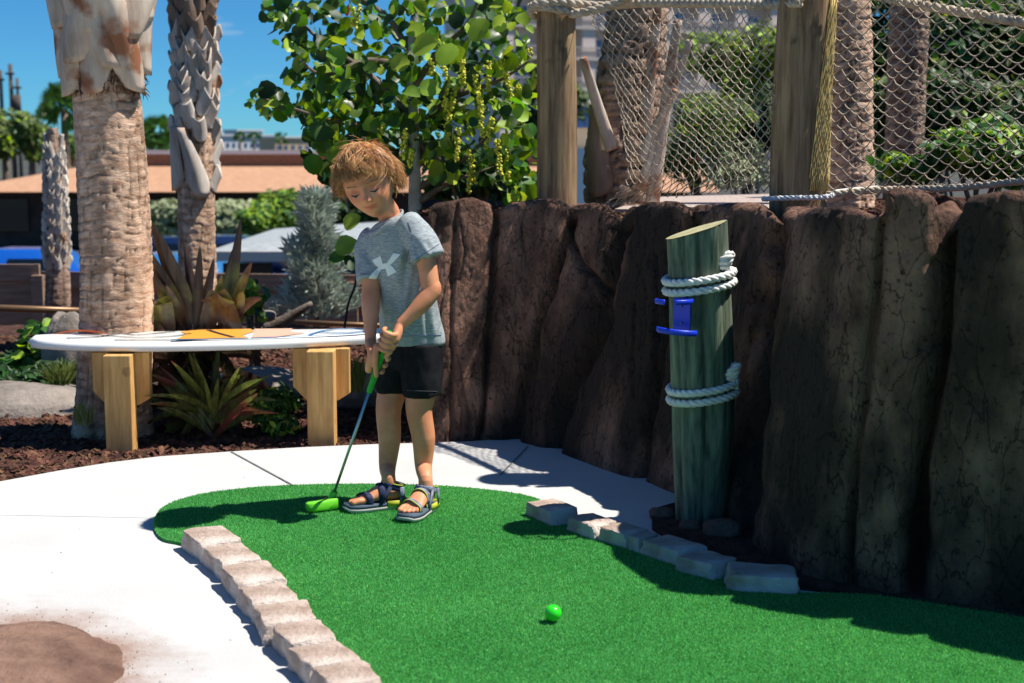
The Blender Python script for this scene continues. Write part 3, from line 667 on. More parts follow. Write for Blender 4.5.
# net panels
def cordnet(name, label, f, nu, nv, r, seed, skip=.0):
    """diamond mesh: f(u, v) -> point, u, v in 0..1"""
    V, F, n = [], [], 0; mb = MB(); node = {}
    rr = random.Random(seed)
    for i in range(nu + 1):
        for j in range(nv + 1):
            if (i + j) % 2 == 0:
                p = f(i / nu, j / nv); node[i, j] = p + Vector((rr.uniform(-.004, .004), rr.uniform(-.004, .004), rr.uniform(-.004, .004)))
    for (i, j), p in node.items():
        for q in ((i + 1, j + 1), (i - 1, j + 1)):
            if q in node and rr.random() > skip:
                e = node[q]; mid = (p + e) / 2 + Vector((0, 0, -.0035)) + Vector((rr.uniform(-.003, .003), 0, 0))
                mb.tube([p, mid, e], r, 4, caps=False)
        mb.ball(p, r * 2.0, 5, 3)
    o = mb.build(name, MT['net']); tag(o, label, 'net', 'rope nets strung between the posts'); return o
def fA(u, v):
    xl = np.interp(v, [0, .25, .55, .8, .92, 1], [586, 596, 600, 606, 612, 596])
    xl2 = np.interp(v, [0, .25, .55, .8, .92, 1], [0, 8, 22, 26, 16, 0])
    x = xl + xl2 + (774 - xl - xl2) * (u ** (1.0 + .25 * math.sin(v * 3.1)))
    yt = np.interp(x, [590, 780], [11, 7]); yb = np.interp(x, [580, 640, 700, 778], [214, 200, 193, 190])
    Yd = np.interp(x, [577, 778], [Y1 - .05, Y2 - .02]); fold = .05 * math.sin(x * .11 + v * 3) * (1 - u) + .03 * math.sin(u * 9 + v * 5)
    y = yt + (yb - yt) * v + 5 * math.sin(u * 7 + 1) * v * (1 - v) * 2
    return P(x + 4 * math.sin(v * 6 + u * 4), y, Yd + fold)
cordnet('cord_net', 'pale cord net hanging in folds between the two timber posts', fA, 42, 34, .0020, 3)
def fB(u, v):
    x = 826 + 270 * u; yt = -45 + 0 * u; yb = np.interp(x, [826, 880, 950, 1024, 1100], [195, 189, 187, 181, 174])
    Yd = np.interp(x, [826, 1100], [Y2 - .03, 4.42]) + .03 * math.sin(u * 8 + v * 4)
    return P(x + 5 * math.sin(v * 5 + u * 6) + v * 6, yt + (yb - yt) * v + 4 * math.sin(u * 10) * v, Yd)
cordnet('cord_net', 'pale cord net stretched to the right of the thicker timber post', fB, 36, 36, .0022, 5)
def ropeobj(pts, r, label, m='rope'):
    mb = MB(); mb.rope(smoothpath(pts, 8), r); return tag(mb.build('rope', MT[m]), label, 'rope', 'ropes edging the nets')
t1 = P(556, 9, Y1)
ropeobj([t1 + Vector((-.112, .0, .004)), t1 + Vector((-.075, -.095, .012)), t1 + Vector((.02, -.11, .018)), P(600, 6, Y1 - .1), P(640, 3, 6.0), P(700, 3, 5.65), P(770, 4, 5.2), P(800, 2, 5.0)], .020,
        'thick pale rope running along the top edge of the left net to the post')
mb = MB(); mb.rope([t1 + Vector((.108 * math.cos(a), .108 * math.sin(a), -.012 + .012 * math.sin(a * 2))) for a in np.linspace(-2.6, 3.4, 30)], .019); mb.rope(smoothpath([t1 + Vector((.06, -.1, -.03)), P(585, 12, Y1 - .16), P(610, 6, Y1 - .2), P(635, -6, Y1 - .25)], 6), .019)
tag(mb.build('rope', MT['rope']), 'thick rope coiled round the top of the post beside the tree', 'rope', 'ropes edging the nets')
ropeobj([P(826, -22, Y2 - .12), P(880, -3, 5.0), P(950, 10, 4.8), P(1024, 22, 4.6), P(1110, 33, 4.4)], .017, 'pale rope sloping down to the right across the right net')
ropeobj([P(826, 195, Y2 - .06), P(880, 190, 4.97), P(950, 188, 4.78), P(1024, 181, 4.6), P(1100, 174, 4.42)], .013, 'pale rope threaded along the bottom of the right net', 'net')
ropeobj([P(762, 199, Y2 - .1), P(790, 198, Y2 - .13), P(828, 197, Y2 - .12), P(838, 192, Y2 - .02), P(880, 188, Y2 + .05)], .010, 'thin whitish rope tied round the foot of the thicker post', 'ropew')

# ---------------- palms ----------------
def trunkdisp(seed, ringamp=.008, rp=.055):
    def df(s, a, S0):
        w = fbm(np.stack([np.cos(a) * 1.1, np.sin(a) * 1.1, s * 2.5], -1), 3, seed) * .030 + .010 * fbm(np.stack([np.cos(a) * 5, np.sin(a) * 5, s * 8], -1), 3, seed + 8)
        ph = (s + w) / rp; saw = ph - np.floor(ph)
        ring = np.exp(-((saw - .5) / .11) ** 2) * np.clip(.6 + 1.1 * fbm(np.stack([np.cos(a) * 3, np.sin(a) * 3, s * 6], -1), 3, seed + 4), 0, 1)
        idn = _h(np.floor(ph).astype(np.int64), np.floor(a * 2).astype(np.int64) * 0, np.zeros(s.shape, np.int64), seed)
        plate = fbm(np.stack([np.cos(a) * 6, np.sin(a) * 6, s * 30], -1), 4, seed + 2)
        crack = 1 - np.abs(fbm(np.stack([np.cos(a) * 5, np.sin(a) * 5, s * 4], -1), 3, seed + 7)) ; crack = np.clip((crack - .95) / .05, 0, 1)
        return -ringamp * .9 * ring * (.4 + idn) + ringamp * .9 * plate - ringamp * 1.1 * crack + .012 * fbm(np.stack([np.cos(a), np.sin(a), s * 1.5], -1), 2, seed + 5)
    return df
def trunk(parent, path, rad, m, seed, n=120, rows=420, ringamp=.008, rp=.055, name='trunk'):
    V, d = lathe_path(path, rad, n, rows, trunkdisp(seed, ringamp, rp)); mb = MB(); mb.grid(V, True, True, True)
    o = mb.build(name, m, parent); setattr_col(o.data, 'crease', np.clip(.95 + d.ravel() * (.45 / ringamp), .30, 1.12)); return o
def boot(mb, c, ang, L, w0, w1, rad, out0, out1, lean, thick=.012, split=.0, curve=1.5, nu=14):
    """leaf base hugging a trunk round (c) at angle ang: c(z) gives the centre"""
    nv = 11; top, bot = np.zeros((nu, nv, 3)), np.zeros((nu, nv, 3))
    for i in range(nu):
        t = i / (nu - 1); w = (w0 + (w1 - w0) * t ** .7) * min(1, .62 + 2.4 * t); r = rad + out0 + out1 * t ** curve
        for j in range(nv):
            v = (j / (nv - 1) - .5) * 2; an = ang + lean * t + v * w / max(rad, .05) / 2 * (1 - .35 * t)
            bulge = .028 * (1 - v * v) * (1 - .5 * t)
            rr = r + bulge * (w0 / .12); z = L * t * (1 - split * (1 - abs(v) ** 1.5)) - .16 * w0 * (1 - v * v) * (1 - t)
            p = c(z) + Vector((math.cos(an), math.sin(an), 0)) * rr
            top[i, j] = p; bot[i, j] = p - Vector((math.cos(an), math.sin(an), -.15)) * thick
    V = np.concatenate([top, bot[:, ::-1]], 1); mb.grid(V, True, True, True)
# big palm
base = G(112, 443, -.02); pY_ = base.y + .12
pY_ = 6.12; base = P(112, 445, pY_); rt = thing('palm_tree', 'thick palm trunk with wide crossing leaf bases at the top, behind the surfboard bench', 'palm tree', (base.x, pY_, -.03))
tpath = [P(112, 455, pY_), P(113, 380, pY_), P(116, 300, pY_), P(114, 200, pY_), P(109, 110, pY_), P(105, 60, pY_), P(104, -60, pY_)]
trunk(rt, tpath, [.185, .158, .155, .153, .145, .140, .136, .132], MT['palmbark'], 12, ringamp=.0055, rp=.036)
def cline(path, z):
    for a, b in zip(path, path[1:]):
        if a.z <= z <= b.z: return a + (b - a) * ((z - a.z) / (b.z - a.z))
    return (path[0] if z < path[0].z else path[-1] + Vector((0, 0, z - path[-1].z))).copy()
zb = P(0, 84, pY_).z
bl = [(-90 - 8, -.02, .46, .15, .06, .55, .00, .07), (-28, -.01, .42, .15, .07, -.75, .01, .10), (-150, -.03, .44, .15, .07, .60, .01, .05), (-68, .08, .46, .13, .06, -.85, .03, .08), (-118, .10, .46, .14, .07, .75, .035, .10),
      (-175, .05, .5, .14, .08, .35, .02, .05), (-8, .06, .5, .14, .08, -.25, .02, .06), (-45, .20, .4, .13, .06, .7, .05, .08), (-95, .22, .4, .13, .06, -.7, .05, .07), (-140, .24, .4, .13, .07, -.55, .05, .07), (60, 0, .5, .15, .08, .4, .01, .05), (120, .05, .5, .15, .08, -.4, .01, .05), (-20, .28, .35, .13, .07, .3, .05, .05)]
for ang, dz, L, w0, w1, lean, o0, o1 in bl:
    mb = MB(); boot(mb, lambda z, dz=dz: cline(tpath, zb + dz + z), R(ang), L * 1.35, w0 * 1.22, w1, .139, o0, o1 * 1.2, lean * 1.6, curve=1.1, nu=22); mb.build('leaf_base', MT['boot'], rt)
mb = MB()                                    # brown fibre torn round the lowest leaf bases
for i in range(520):
    a = R(rnd(-200, 40)); z = zb + (rnd(-.04, .06) if i < 300 else rnd(.05, .5)); c = cline(tpath, z); p = c + Vector((math.cos(a), math.sin(a), 0)) * .150
    q = p + Vector((rnd(-.02, .02) + .01 * math.cos(a), -.012 * abs(math.sin(a)), rnd(-.05, .03))); mb.tube([p, (p + q) / 2 + Vector((0, -.006, .004)), q], [rnd(.002, .006), .003, .0008], 4)
tag(mb.build('fibre', MT['fibreb'], rt), kind='stuff')
# second palm, with upturned split leaf bases
Yq = 8.2; b = P(196, 345, Yq)
rt = thing('palm_tree', 'slim palm trunk behind the red leaved plant with many upturned split leaf bases', 'palm tree', (b.x, Yq, 0))
tpath2 = [P(198, 348, Yq), P(197, 260, Yq), P(196, 190, Yq), P(195, 100, Yq), P(193, 0, Yq), P(192, -60, Yq)]
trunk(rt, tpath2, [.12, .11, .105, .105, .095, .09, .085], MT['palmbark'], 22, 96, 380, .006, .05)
z0, z1 = P(0, 190, Yq).z, P(0, -45, Yq).z
k_ = 0; z = z0
mb = MB(); boot(mb, lambda zz: cline(tpath2, z0 - .01 + zz), R(-60), .36, .17, .06, .105, .0, .04, -.95, curve=1.2); mb.build('leaf_base', MT['bootgrey'], rt)
mb = MB(); boot(mb, lambda zz: cline(tpath2, z0 + .02 + zz), R(-150), .34, .15, .06, .105, .0, .05, .35, curve=1.2); mb.build('leaf_base', MT['bootgrey'], rt)
while z < z1:
    for j in range(6):
        a = R(j * 60 + (30 if k_ % 2 else 0) + rnd(-8, 8)); mb = MB(); t = (z - z0) / (z1 - z0)
        if z < z0 + .25 and -160 < (math.degrees(a) % 360) - 360 < -30: continue
        boot(mb, lambda zz, z=z: cline(tpath2, z + zz), a, rnd(.11, .17), .105, .075, .093, 0, rnd(.030, .06), rnd(-.3, .3), .010, split=rnd(.2, .6), curve=1.3)
        mb.build('leaf_base', MT['bootgrey'] if t < .62 else MT['bootdark'], rt)
    z += .072; k_ += 1
# young palm by the fence
Yr = 9.7; b = P(57, 312, Yr)
rt = thing('palm_tree', 'small grey palm trunk in front of the low board fence at the far left', 'palm tree', (b.x, Yr, -.1))
tpath3 = [P(57, 330, Yr), P(57, 270, Yr), P(56, 200, Yr), P(54, 150, Yr), P(53, 128, Yr)]
trunk(rt, tpath3, [.085, .08, .075, .05, .03], MT['palmbark2'], 32, 64, 200, .005, .05)
z = P(0, 268, Yr).z; z1 = P(0, 150, Yr).z; k_ = 0; mb = MB()
while z < z1:
    t = (z - P(0, 268, Yr).z) / (z1 - P(0, 268, Yr).z)
    for j in range(6): boot(mb, lambda zz, z=z: cline(tpath3, z + zz), R(j * 60 + 30 * (k_ % 2) + rnd(-10, 10)), rnd(.08, .12), .07, .035, .068 - .03 * t, .004, .028, rnd(-.25, .25), .008, split=.4)
    z += .05; k_ += 1
mb.build('leaf_base', MT['bootgrey'], rt)
for x0, x1, y1 in ((55, 45, 133), (55, 62, 134)):
    mb = MB(); mb.tube(smoothpath([P(x0, 165, Yr), P((x0 + x1) / 2 + (-2 if x1 < 50 else 2), 150, Yr), P(x1, y1, Yr)], 5), [(.016, .01)] * 11, 6); mb.build('stalk', MT['bootgrey'], rt)
# palms behind the net
Yv = 7.3; b = P(846, 205, Yv)
rt = thing('palm_tree', 'pinkish brown ringed palm trunk just behind the thicker timber post', 'palm tree', (b.x, Yv, BZ))
trunk(rt, [P(847, 225, Yv), P(847, 100, Yv), P(846, 0, Yv), P(845, -60, Yv)], [.14, .132, .125, .125], MT['palmbark'], 42, 110, 300, .010, .05)
Yv = 7.7; b = P(905, 190, Yv)
rt = thing('palm_tree', 'dull olive brown palm trunk behind the right net and the green shrub', 'palm tree', (b.x, Yv + .5, BZ))
trunk(rt, [P(903, 215, Yv + .5), P(906, 100, Yv + .5), P(910, 0, Yv + .5), P(912, -60, Yv + .5)], [.12, .11, .11, .11], MT['palmbark2'], 43, 96, 260, .012, .06)
Yw = 7.2; b = P(625, 205, Yw)
rt = thing('palm_tree', 'rough palm trunk with long grey leaf stubs behind the folded net', 'palm tree', (b.x, Yw, BZ))
tp5 = [P(618, 225, Yw), P(622, 150, Yw), P(630, 80, Yw), P(638, 0, Yw), P(643, -60, Yw)]
trunk(rt, tp5, [.17, .185, .17, .15, .14], MT['palmbark2'], 44, 110, 300, .014, .08)
for a_, b_, r_ in (((652, 205), (678, 20), .026), ((640, 190), (690, 40), .02), ((645, 130), (660, -10), .024), ((612, 150), (583, 58), .024), ((640, 160), (676, 90), .024)):
    mb = MB(); A, B = P(*a_, Yw - .19), P(*b_, Yw - .30); m_ = (A + B) / 2 + Vector((0, .03, 0)); mb.tube(smoothpath([A, m_, B], 8), [(r_ * (1.4 - .6 * i / 16), r_ * .55) for i in range(17)], 10, ref=(1, 0, 0)); mb.build('leaf_base', MT['boot'], rt)
mb = MB(); boot(mb, lambda z: cline(tp5, P(0, 190, Yw).z + z), R(-128), .42, .20, .10, .175, .01, .03, -.25); mb.build('leaf_base', MT['bootdark'], rt)

# ---------------- leaves ----------------
def disc_leaf(mb, c, nrm, r, fold=.25, k=9, asp=1.0, pt=0):
    n_ = Vector(nrm).normalized(); x = n_.orthogonal().normalized(); a0 = rnd(0, 6.28); x = (x * math.cos(a0) + n_.cross(x) * math.sin(a0)); y = n_.cross(x)
    v = [Vector(c)]
    for i in range(k):
        a = 2 * math.pi * i / k; rr = r * (1 + (pt if i == 0 else 0)); rr *= rnd(.90, 1.06) if k >= 8 else 1; u, w = math.cos(a) * rr, math.sin(a) * rr * asp
        v.append(Vector(c) + x * u + y * w + n_ * (abs(w) * fold - .12 * u * u / max(r, .001)))
    mb.add(v, [(0, 1 + i, 1 + (i + 1) % k) for i in range(k)])
def sun_up(sp=.8):
    return (Vector((0, 0, 1)) * .55 + sd * .35 + Vector((rnd(-1, 1), rnd(-1, 1) - .25, rnd(-1, 1))) * sp).normalized()
def foliage(name, ell, n, size, mats, parent=None, asp=.5, k=6, sp=.9, shell=.5, pt=.5, fold=.2):
    """leaves in ellipsoids given as (centre, (rx, ry, rz), weight); returns the mesh object"""
    mb = MB(); tot = sum(e[2] for e in ell); nm = len(mats)
    for c, r, w in ell:
        for _ in range(int(n * w / tot)):
            d = Vector((random.gauss(0, 1), random.gauss(0, 1), random.gauss(0, 1))).normalized(); q = rnd(shell, 1) ** .6 * (1 + .12 * math.sin(d.x * 9 + d.z * 7 + c[0] * 5))
            p = Vector((c[0] + d.x * r[0] * q, c[1] + d.y * r[1] * q, c[2] + d.z * r[2] * q))
            mb.mi = random.choices(range(nm), [m[1] for m in mats])[0]; disc_leaf(mb, p, (d * .6 + sun_up(sp)), size * rnd(.6, 1.25), fold, k, asp, pt)
    return mb.build(name, [m[0] for m in mats], parent, smooth=False)
# sea grape tree
Ys = 6.95; b = P(414, 215, Ys)
tree = thing('sea_grape_tree', 'broad round leaved sea grape tree with strings of yellow fruit behind the boy', 'tree', (b.x, Ys, .9))
def pp(x, y, dy=0): return P(x, y, Ys + dy)
mb = MB(); mb.tube(smoothpath([pp(415, 235), pp(415, 190), pp(414, 150), pp(413, 100), pp(411, 55), pp(416, 0), pp(420, -60)], 6), [.035 - .0006 * i for i in range(37)], 10); mb.build('trunk', MT['paletrunk'], tree)
mb = MB()
limbs = [((414, 190), (440, 175), (475, 150), (505, 110), .0), ((414, 170), (435, 120), (470, 80), (500, 30), .2), ((413, 150), (380, 130), (330, 120), (262, 98), -.2), ((413, 120), (370, 75), (320, 40), (285, 5), .2),
         ((414, 205), (455, 178), (440, 185), (500, 165), -.1), ((412, 90), (440, 50), (470, 20), (490, -40), -.2), ((412, 60), (390, 20), (350, -10), (330, -40), 0), ((414, 140), (445, 165), (455, 195), (463, 215), .1),
         ((413, 160), (370, 155), (345, 175), (350, 215), -.5), ((414, 130), (450, 100), (500, 80), (530, 60), -.35), ((413, 70), (370, 60), (325, 75), (300, 60), -.3)]
for a_, b_, c_, d_, dy in limbs: mb.tube(smoothpath([pp(*a_), pp(*b_, dy * .4), pp(*c_, dy * .8), pp(*d_, dy)], 6), [.019 - .0008 * i for i in range(19)], 7)
mb.build('branch', MT['branch'], tree)
crown = [(440, 90, 60, 60, 8), (500, 60, 34, 60, 10), (345, 150, 45, 30, 26), (525, 100, 14, 40, 8), (520, 170, 24, 24, 14), (300, 28, 34, 30, 24), (345, 12, 38, 22, 26), (330, 65, 45, 32, 36), (285, 12, 22, 18, 10), (385, 25, 26, 30, 12), (368, 82, 34, 26, 22), (270, 103, 22, 13, 15), (318, 112, 34, 20, 28), (300, 75, 16, 14, 5), (352, 118, 40, 26, 30), (385, 115, 28, 24, 16), (330, 145, 30, 30, 34), (345, 178, 22, 24, 22),
         (430, 20, 30, 26, 16), (470, 15, 32, 24, 18), (440, 65, 34, 28, 24), (428, 105, 30, 28, 20), (480, 55, 34, 28, 22), (510, 35, 22, 26, 14), (505, 80, 28, 24, 20), (455, 130, 40, 28, 28), (430, 150, 26, 22, 14), (500, 120, 24, 20, 10), (520, 150, 20, 22, 16), (495, 160, 28, 18, 16), (515, 182, 32, 18, 28),
         (475, 105, 30, 24, 16), (400, 60, 22, 20, 8), (415, 5, 24, 16, 10), (365, 150, 24, 20, 10), (450, 175, 18, 12, 8), (500, 10, 28, 18, 14), (385, 170, 22, 22, 10), (405, 130, 20, 18, 8)]
mb = MB()
for x, y, rx, ry, w in crown:
    for _ in range(int(w * 2.0)):
        a, q = rnd(0, 6.28), math.sqrt(rnd(0, 1)); px, py = x + rx * q * math.cos(a), y + ry * q * math.sin(a); p = pp(px, py, rnd(-.5, .5))
        nrm = Vector((rnd(-.9, .9), rnd(-1.1, .3), rnd(-.4, 1.1))); lt = random.random()
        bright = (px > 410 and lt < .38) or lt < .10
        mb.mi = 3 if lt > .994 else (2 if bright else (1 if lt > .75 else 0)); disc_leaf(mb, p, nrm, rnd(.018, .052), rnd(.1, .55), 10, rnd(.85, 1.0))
for px, py, r_, mi in ((425, 46, .07, 2), (352, 222, .045, 2), (346, 246, .055, 0), (336, 258, .04, 0), (352, 262, .045, 1), (448, 55, .06, 2), (430, 88, .05, 2), (480, 30, .06, 2)):
    mb.mi = mi; disc_leaf(mb, pp(px, py, -.55), Vector((rnd(-.7, .7), -.8, rnd(.2, .9))), r_, .3, 12, .9)
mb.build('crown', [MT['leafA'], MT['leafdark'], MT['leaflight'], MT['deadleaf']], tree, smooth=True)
mb = MB()
fr = [(352, 8, 18), (384, 115, 16), (412, 150, 14), (448, 75, 30), (455, 85, 30), (470, 150, 28), (492, 118, 26), (503, 60, 34), (518, 85, 26), (497, 140, 30), (430, 60, 12), (480, 95, 36), (462, 60, 20), (446, 100, 30), (405, 130, 24), (470, 170, 20), (530, 48, 8), (505, 150, 24), (360, 5, 16), (441, 50, 24), (458, 128, 28), (380, 128, 14), (520, 100, 20), (488, 62, 26), (475, 75, 26), (346, 240, 6)]
for x, y, L in fr:
    dy = rnd(-.55, -.3); bend = rnd(-.25, .25)
    for i in range(int(L * 1.5)):
        t = i / 1.5; mb.ball(pp(x + bend * t + rnd(-2.4, 2.4), y + t * 1.2 + rnd(-1, 1), dy + rnd(-.012, .012)), rnd(.0055, .0085), 6, 4)
mb.build('fruit', MT['fruit'], tree)
# ---------------- surfboard bench ----------------
BH = .425
A_, B_ = G(28, 338.5, BH), G(424, 330.5, BH); axd = (B_ - A_).normalized(); nb = Vector((-axd.y, axd.x, 0)); BL = (B_ - A_).length
rt = thing('surfboard_bench', 'bench made of a white painted surfboard on two pine supports', 'bench', ((A_ + B_) / 2).xy.to_3d())
def hw(t): return .205 * (math.sin(math.pi * min(max(t, 0), 1) ** .82) ** .52) * (1 if t < .5 else 1 - .12 * (t - .5) * 2)
mb = MB(); rows = []; K = 64
prof = [(0, 0, .0), (.45, 0, .0), (.86, .0, .003), (.96, 0, .010), (1, 0, .022), (.98, 0, .034), (.90, 0, .043), (.45, 0, .045), (0, 0, .046)]
for i in range(K + 1):
    t = i / K; w = max(hw(t), .002); th = min(1, w / .05); c = A_ + axd * (BL * t) + Vector((0, 0, .012 * (abs(t - .5) * 2) ** 3)); row = []
    for s_ in (-1, 1):
        for u, _, z in (prof if s_ < 0 else prof[::-1]): row.append(c + nb * (s_ * u * w) - Vector((0, 0, .024 + (z - .024) * th)))
    rows.append([tuple(q) for q in row])
mb.grid(np.array(rows), True, True, True); o = mb.build('board', MT['board'], rt)
def decal(name, poly, m, dz=.003):              # poly in board coordinates: t along (0..1), s across (-1..1)
    mb = MB(); v = []
    for t, s_ in poly: c = A_ + axd * (BL * t) + nb * (s_ * hw(t)); v.append(c + Vector((0, 0, dz + .012 * (abs(t - .5) * 2) ** 3)))
    n = len(v); cc = sum(v, Vector()) / n; mb.add(v + [cc], [(i, (i + 1) % n, n) for i in range(n)]); return mb.build(name, m, rt, smooth=False)
def stroke(name, pts, w, m, dz=.004):
    mb = MB(); q = smoothpath([A_ + axd * (BL * t) + nb * (s_ * hw(t)) + Vector((0, 0, dz + .012 * (abs(t - .5) * 2) ** 3)) for t, s_ in pts], 5); L = []
    for i, p in enumerate(q):
        d = (q[min(i + 1, len(q) - 1)] - q[max(i - 1, 0)]).normalized(); n = Vector((-d.y, d.x, 0)); L.append([tuple(p - n * w / 2), tuple(p + n * w / 2)])
    mb.grid(np.array(L)); return mb.build(name, m, rt, smooth=False)
decal('painted_patch', [(.37, -.75), (.39, .1), (.37, .55), (.42, .78), (.55, .82), (.56, .3), (.53, -.3), (.55, -.72), (.46, -.68)], MT['orange'])
decal('painted_patch', [(.555, -.7), (.56, .25), (.56, .8), (.66, .8), (.65, .3), (.69, -.2), (.62, -.7)], MT['peach'])
stroke('painted_line', [(.10, -.55), (.17, -.25), (.22, .35), (.27, .1), (.36, .6)], .016, MT['blackp']); stroke('painted_line', [(.11, .3), (.20, -.05), (.28, -.35), (.36, -.2), (.40, .2)], .014, MT['blackp'])
stroke('painted_line', [(.36, -.85), (.48, -.8), (.60, -.82), (.80, -.85), (.94, -.7)], .016, MT['bluep']); stroke('painted_line', [(.44, .7), (.47, .1), (.51, -.6)], .022, MT['blackp'])
stroke('painted_line', [(.70, -.6), (.74, .2), (.80, .6), (.86, .1), (.80, -.45), (.72, -.1)], .016, MT['bluep']); stroke('painted_line', [(.22, -.7), (.33, -.74), (.45, -.78)], .018, MT['blackp'])
for px0, px1, py in ((123, 149, 460), (316, 342, 446)):
    Yl = (A_ + axd * ((G(px0, py).x - A_.x) / axd.x)).y; a, b = P(px0, py, Yl), P(px1, py, Yl); c = Vector(((a.x + b.x) / 2, Yl - .20, 0)); w = (b - a).length / 2
    mb = MB(); mb.box((c.x, c.y, (BH - .048 - .14) / 2), (w, .042, (BH - .048 + .14) / 2)); bevel(mb.build('leg', MT['wood'], rt, smooth=False), .004)
    mb = MB(); Yb = c.y + .045; x0 = c.x - w - .07; x1 = c.x + w + .055; zt = BH - .048
    mb.add([(x0, Yb, zt), (x1, Yb, zt), (x1, Yb, zt - .19), (x1 - .05, Yb, zt - .22), (x0 + .055, Yb, zt - .22), (x0, Yb, zt - .16)] + [(x0, Yb + .04, zt), (x1, Yb + .04, zt), (x1, Yb + .04, zt - .19), (x1 - .05, Yb + .04, zt - .22), (x0 + .055, Yb + .04, zt - .22), (x0, Yb + .04, zt - .16)],
           [(5, 4, 3, 2, 1, 0), (6, 7, 8, 9, 10, 11)] + [(i, (i + 1) % 6, 6 + (i + 1) % 6, 6 + i) for i in range(6)])
    bevel(mb.build('bracket', MT['wood'], rt, smooth=False), .003)

# ---------------- planting round the bench ----------------
def blade(mb, base, tip, w, sag=.0, k=9, side=None, fold=.25, wid=None):
    base, tip = Vector(base), Vector(tip); d = tip - base; L = d.length; s_ = side or d.cross(Vector((0, 1, 0))).normalized(); s_ = Vector(s_); up = s_.cross(d).normalized()
    V = []
    for i in range(k + 1):
        t = i / k; c = base + d * t + Vector((0, 0, sag * L * 4 * t * (1 - t))); ww = w * (wid(t) if wid else (math.sin(math.pi * (t * .9 + .08)) ** .7)); row = []
        for v in (-1, -.5, 0, .5, 1): row.append(tuple(c + s_ * (ww * v) + up * (abs(v) * ww * fold)))
        V.append(row)
    mb.grid(np.array(V))
Yt = 6.25; b = G(190, 452)
rt = thing('ti_plant', 'tall burgundy ti plant with broad pointed leaves rising behind the surfboard', 'plant', (P(190, 440, Yt).x, Yt, 0))
mb = MB()
for x0, x1 in ((176, 172), (196, 196), (214, 212)): mb.tube([P(x0, 455, Yt), P(x1, 400, Yt), P((x0 + x1) / 2 + 4, 330, Yt)], [.018, .016, .012], 8)
mb.build('stem', MT['branch'], rt)
def s1(t): return max(0.03, (1 - t) ** .55 * min(1, .35 + t * 2.2)) * 1.1
mb = MB()
for (x0, y0), (x1, y1), w, dy, sg in (((186, 335), (140, 262), .034, -.12, .05), ((198, 330), (184, 240), .030, .05, 0), ((210, 330), (222, 275), .03, -.1, .02), ((178, 335), (138, 300), .036, -.2, .14), ((228, 325), (252, 262), .028, -.1, .06), ((220, 330), (232, 250), .028, .1, 0), ((184, 330), (166, 285), .03, -.15, .04),((190, 330), (126, 224), .040, -.10, .03), ((192, 325), (151, 222), .052, -.04, .02), ((196, 330), (200, 246), .030, -.02, 0), ((200, 330), (214, 258), .030, .05, 0), ((226, 318), (241, 218), .034, 0, -.02),
        ((222, 330), (262, 298), .035, -.08, .12), ((180, 330), (158, 300), .05, -.12, .25), ((232, 325), (243, 292), .04, -.1, .05)):
    blade(mb, P(x0, y0, Yt), P(x1, y1, Yt + dy), w, sg, 12, wid=s1)
for px in ((168, 340, 158, 305), (236, 335, 212, 296), (205, 330, 222, 297)): blade(mb, P(px[0], px[1], Yt - .05), P(px[2], px[3], Yt - .12), .060, .16, 8, wid=lambda t: .6 + .4 * t)
for i in range(130):
    x0 = rnd(158, 222); y0 = rnd(335, 420); a = rnd(-1.3, 1.3); L = rnd(45, 75); blade(mb, P(x0, y0, Yt + rnd(-.1, .1)), P(x0 + L * math.sin(a) * .8, y0 - L * math.cos(a) * .35 + rnd(5, 45), Yt + rnd(-.25, .25)), rnd(.018, .035), .12, 7)
mb.build('leaf', MT['ti'], rt)
rt = thing('bromeliad', 'green and red striped bromeliad in front of the burgundy ti plant', 'plant', (P(212, 447, 5.95).x, 5.95, 0))
mb = MB()
for i in range(44):
    a = rnd(-.95, 1.1) if i > 7 else (-1.2 + i * .32); L = rnd(60, 100) * (1 - .1 * abs(a)); c = P(213 + rnd(-5, 5), 444 - rnd(0, 38), 5.95 + rnd(-.05, .05)); q = P(213 + L * math.sin(a) * 1.0, 440 - L * math.cos(a) * 1.0 + (12 if abs(a) > .8 else 0), 5.95 + rnd(-.28, .15))
    blade(mb, c, q, rnd(.010, .018), .07 * abs(a), 8)
mb.build('leaf', MT['ti2'], rt)
def shrub(name, label, px, py, Yd, rx, ry, rz, n, size, mats, group=None, asp=.5, k=6, base_z=0, stems=5, cat='shrub', pieces=7, **kw):
    c = P(px, py, Yd); t = thing(name, label, cat, (c.x, c.y, base_z), group)
    ell = []
    for i in range(pieces):
        a = rnd(0, 6.28); q = rnd(.15, .65); ell.append(((c.x + rx * q * math.cos(a), c.y + ry * q * math.sin(a), c.z + rz * rnd(-.35, .5)), (rx * rnd(.35, .6), ry * rnd(.35, .6), rz * rnd(.35, .6)), 1))
    foliage('foliage', ell, n, size, mats, t, asp, k, **kw)
    mb = MB()
    for i in range(stems): mb.tube([(c.x + rnd(-.1, .1) * rx, c.y + rnd(-.1, .1), base_z - .05), (c.x + rnd(-.4, .4) * rx, c.y + rnd(-.3, .3) * ry, c.z - rz * .2), (c.x + rnd(-.7, .7) * rx, c.y + rnd(-.5, .5) * ry, c.z + rz * .4)], [.012 * max(1, rz), .009 * max(1, rz), .003], 6)
    mb.build('stem', MT['branch'], t); return t
shrub('low_shrub', 'low dark green glossy shrub by the right bench support', 277, 412, 6.1, .16, .16, .12, 1100, .018, [(MT['leafB'], 3), (MT['leaflight'], 1)], asp=.5)
shrub('low_shrub', 'bright round leaved shrub behind the left end of the surfboard', 36, 352, 7.4, .26, .25, .17, 520, .034, [(MT['leafB'], 3), (MT['leaflight'], 1.3), (MT['leafdark'], 1)], asp=.9, k=8, pt=.1)
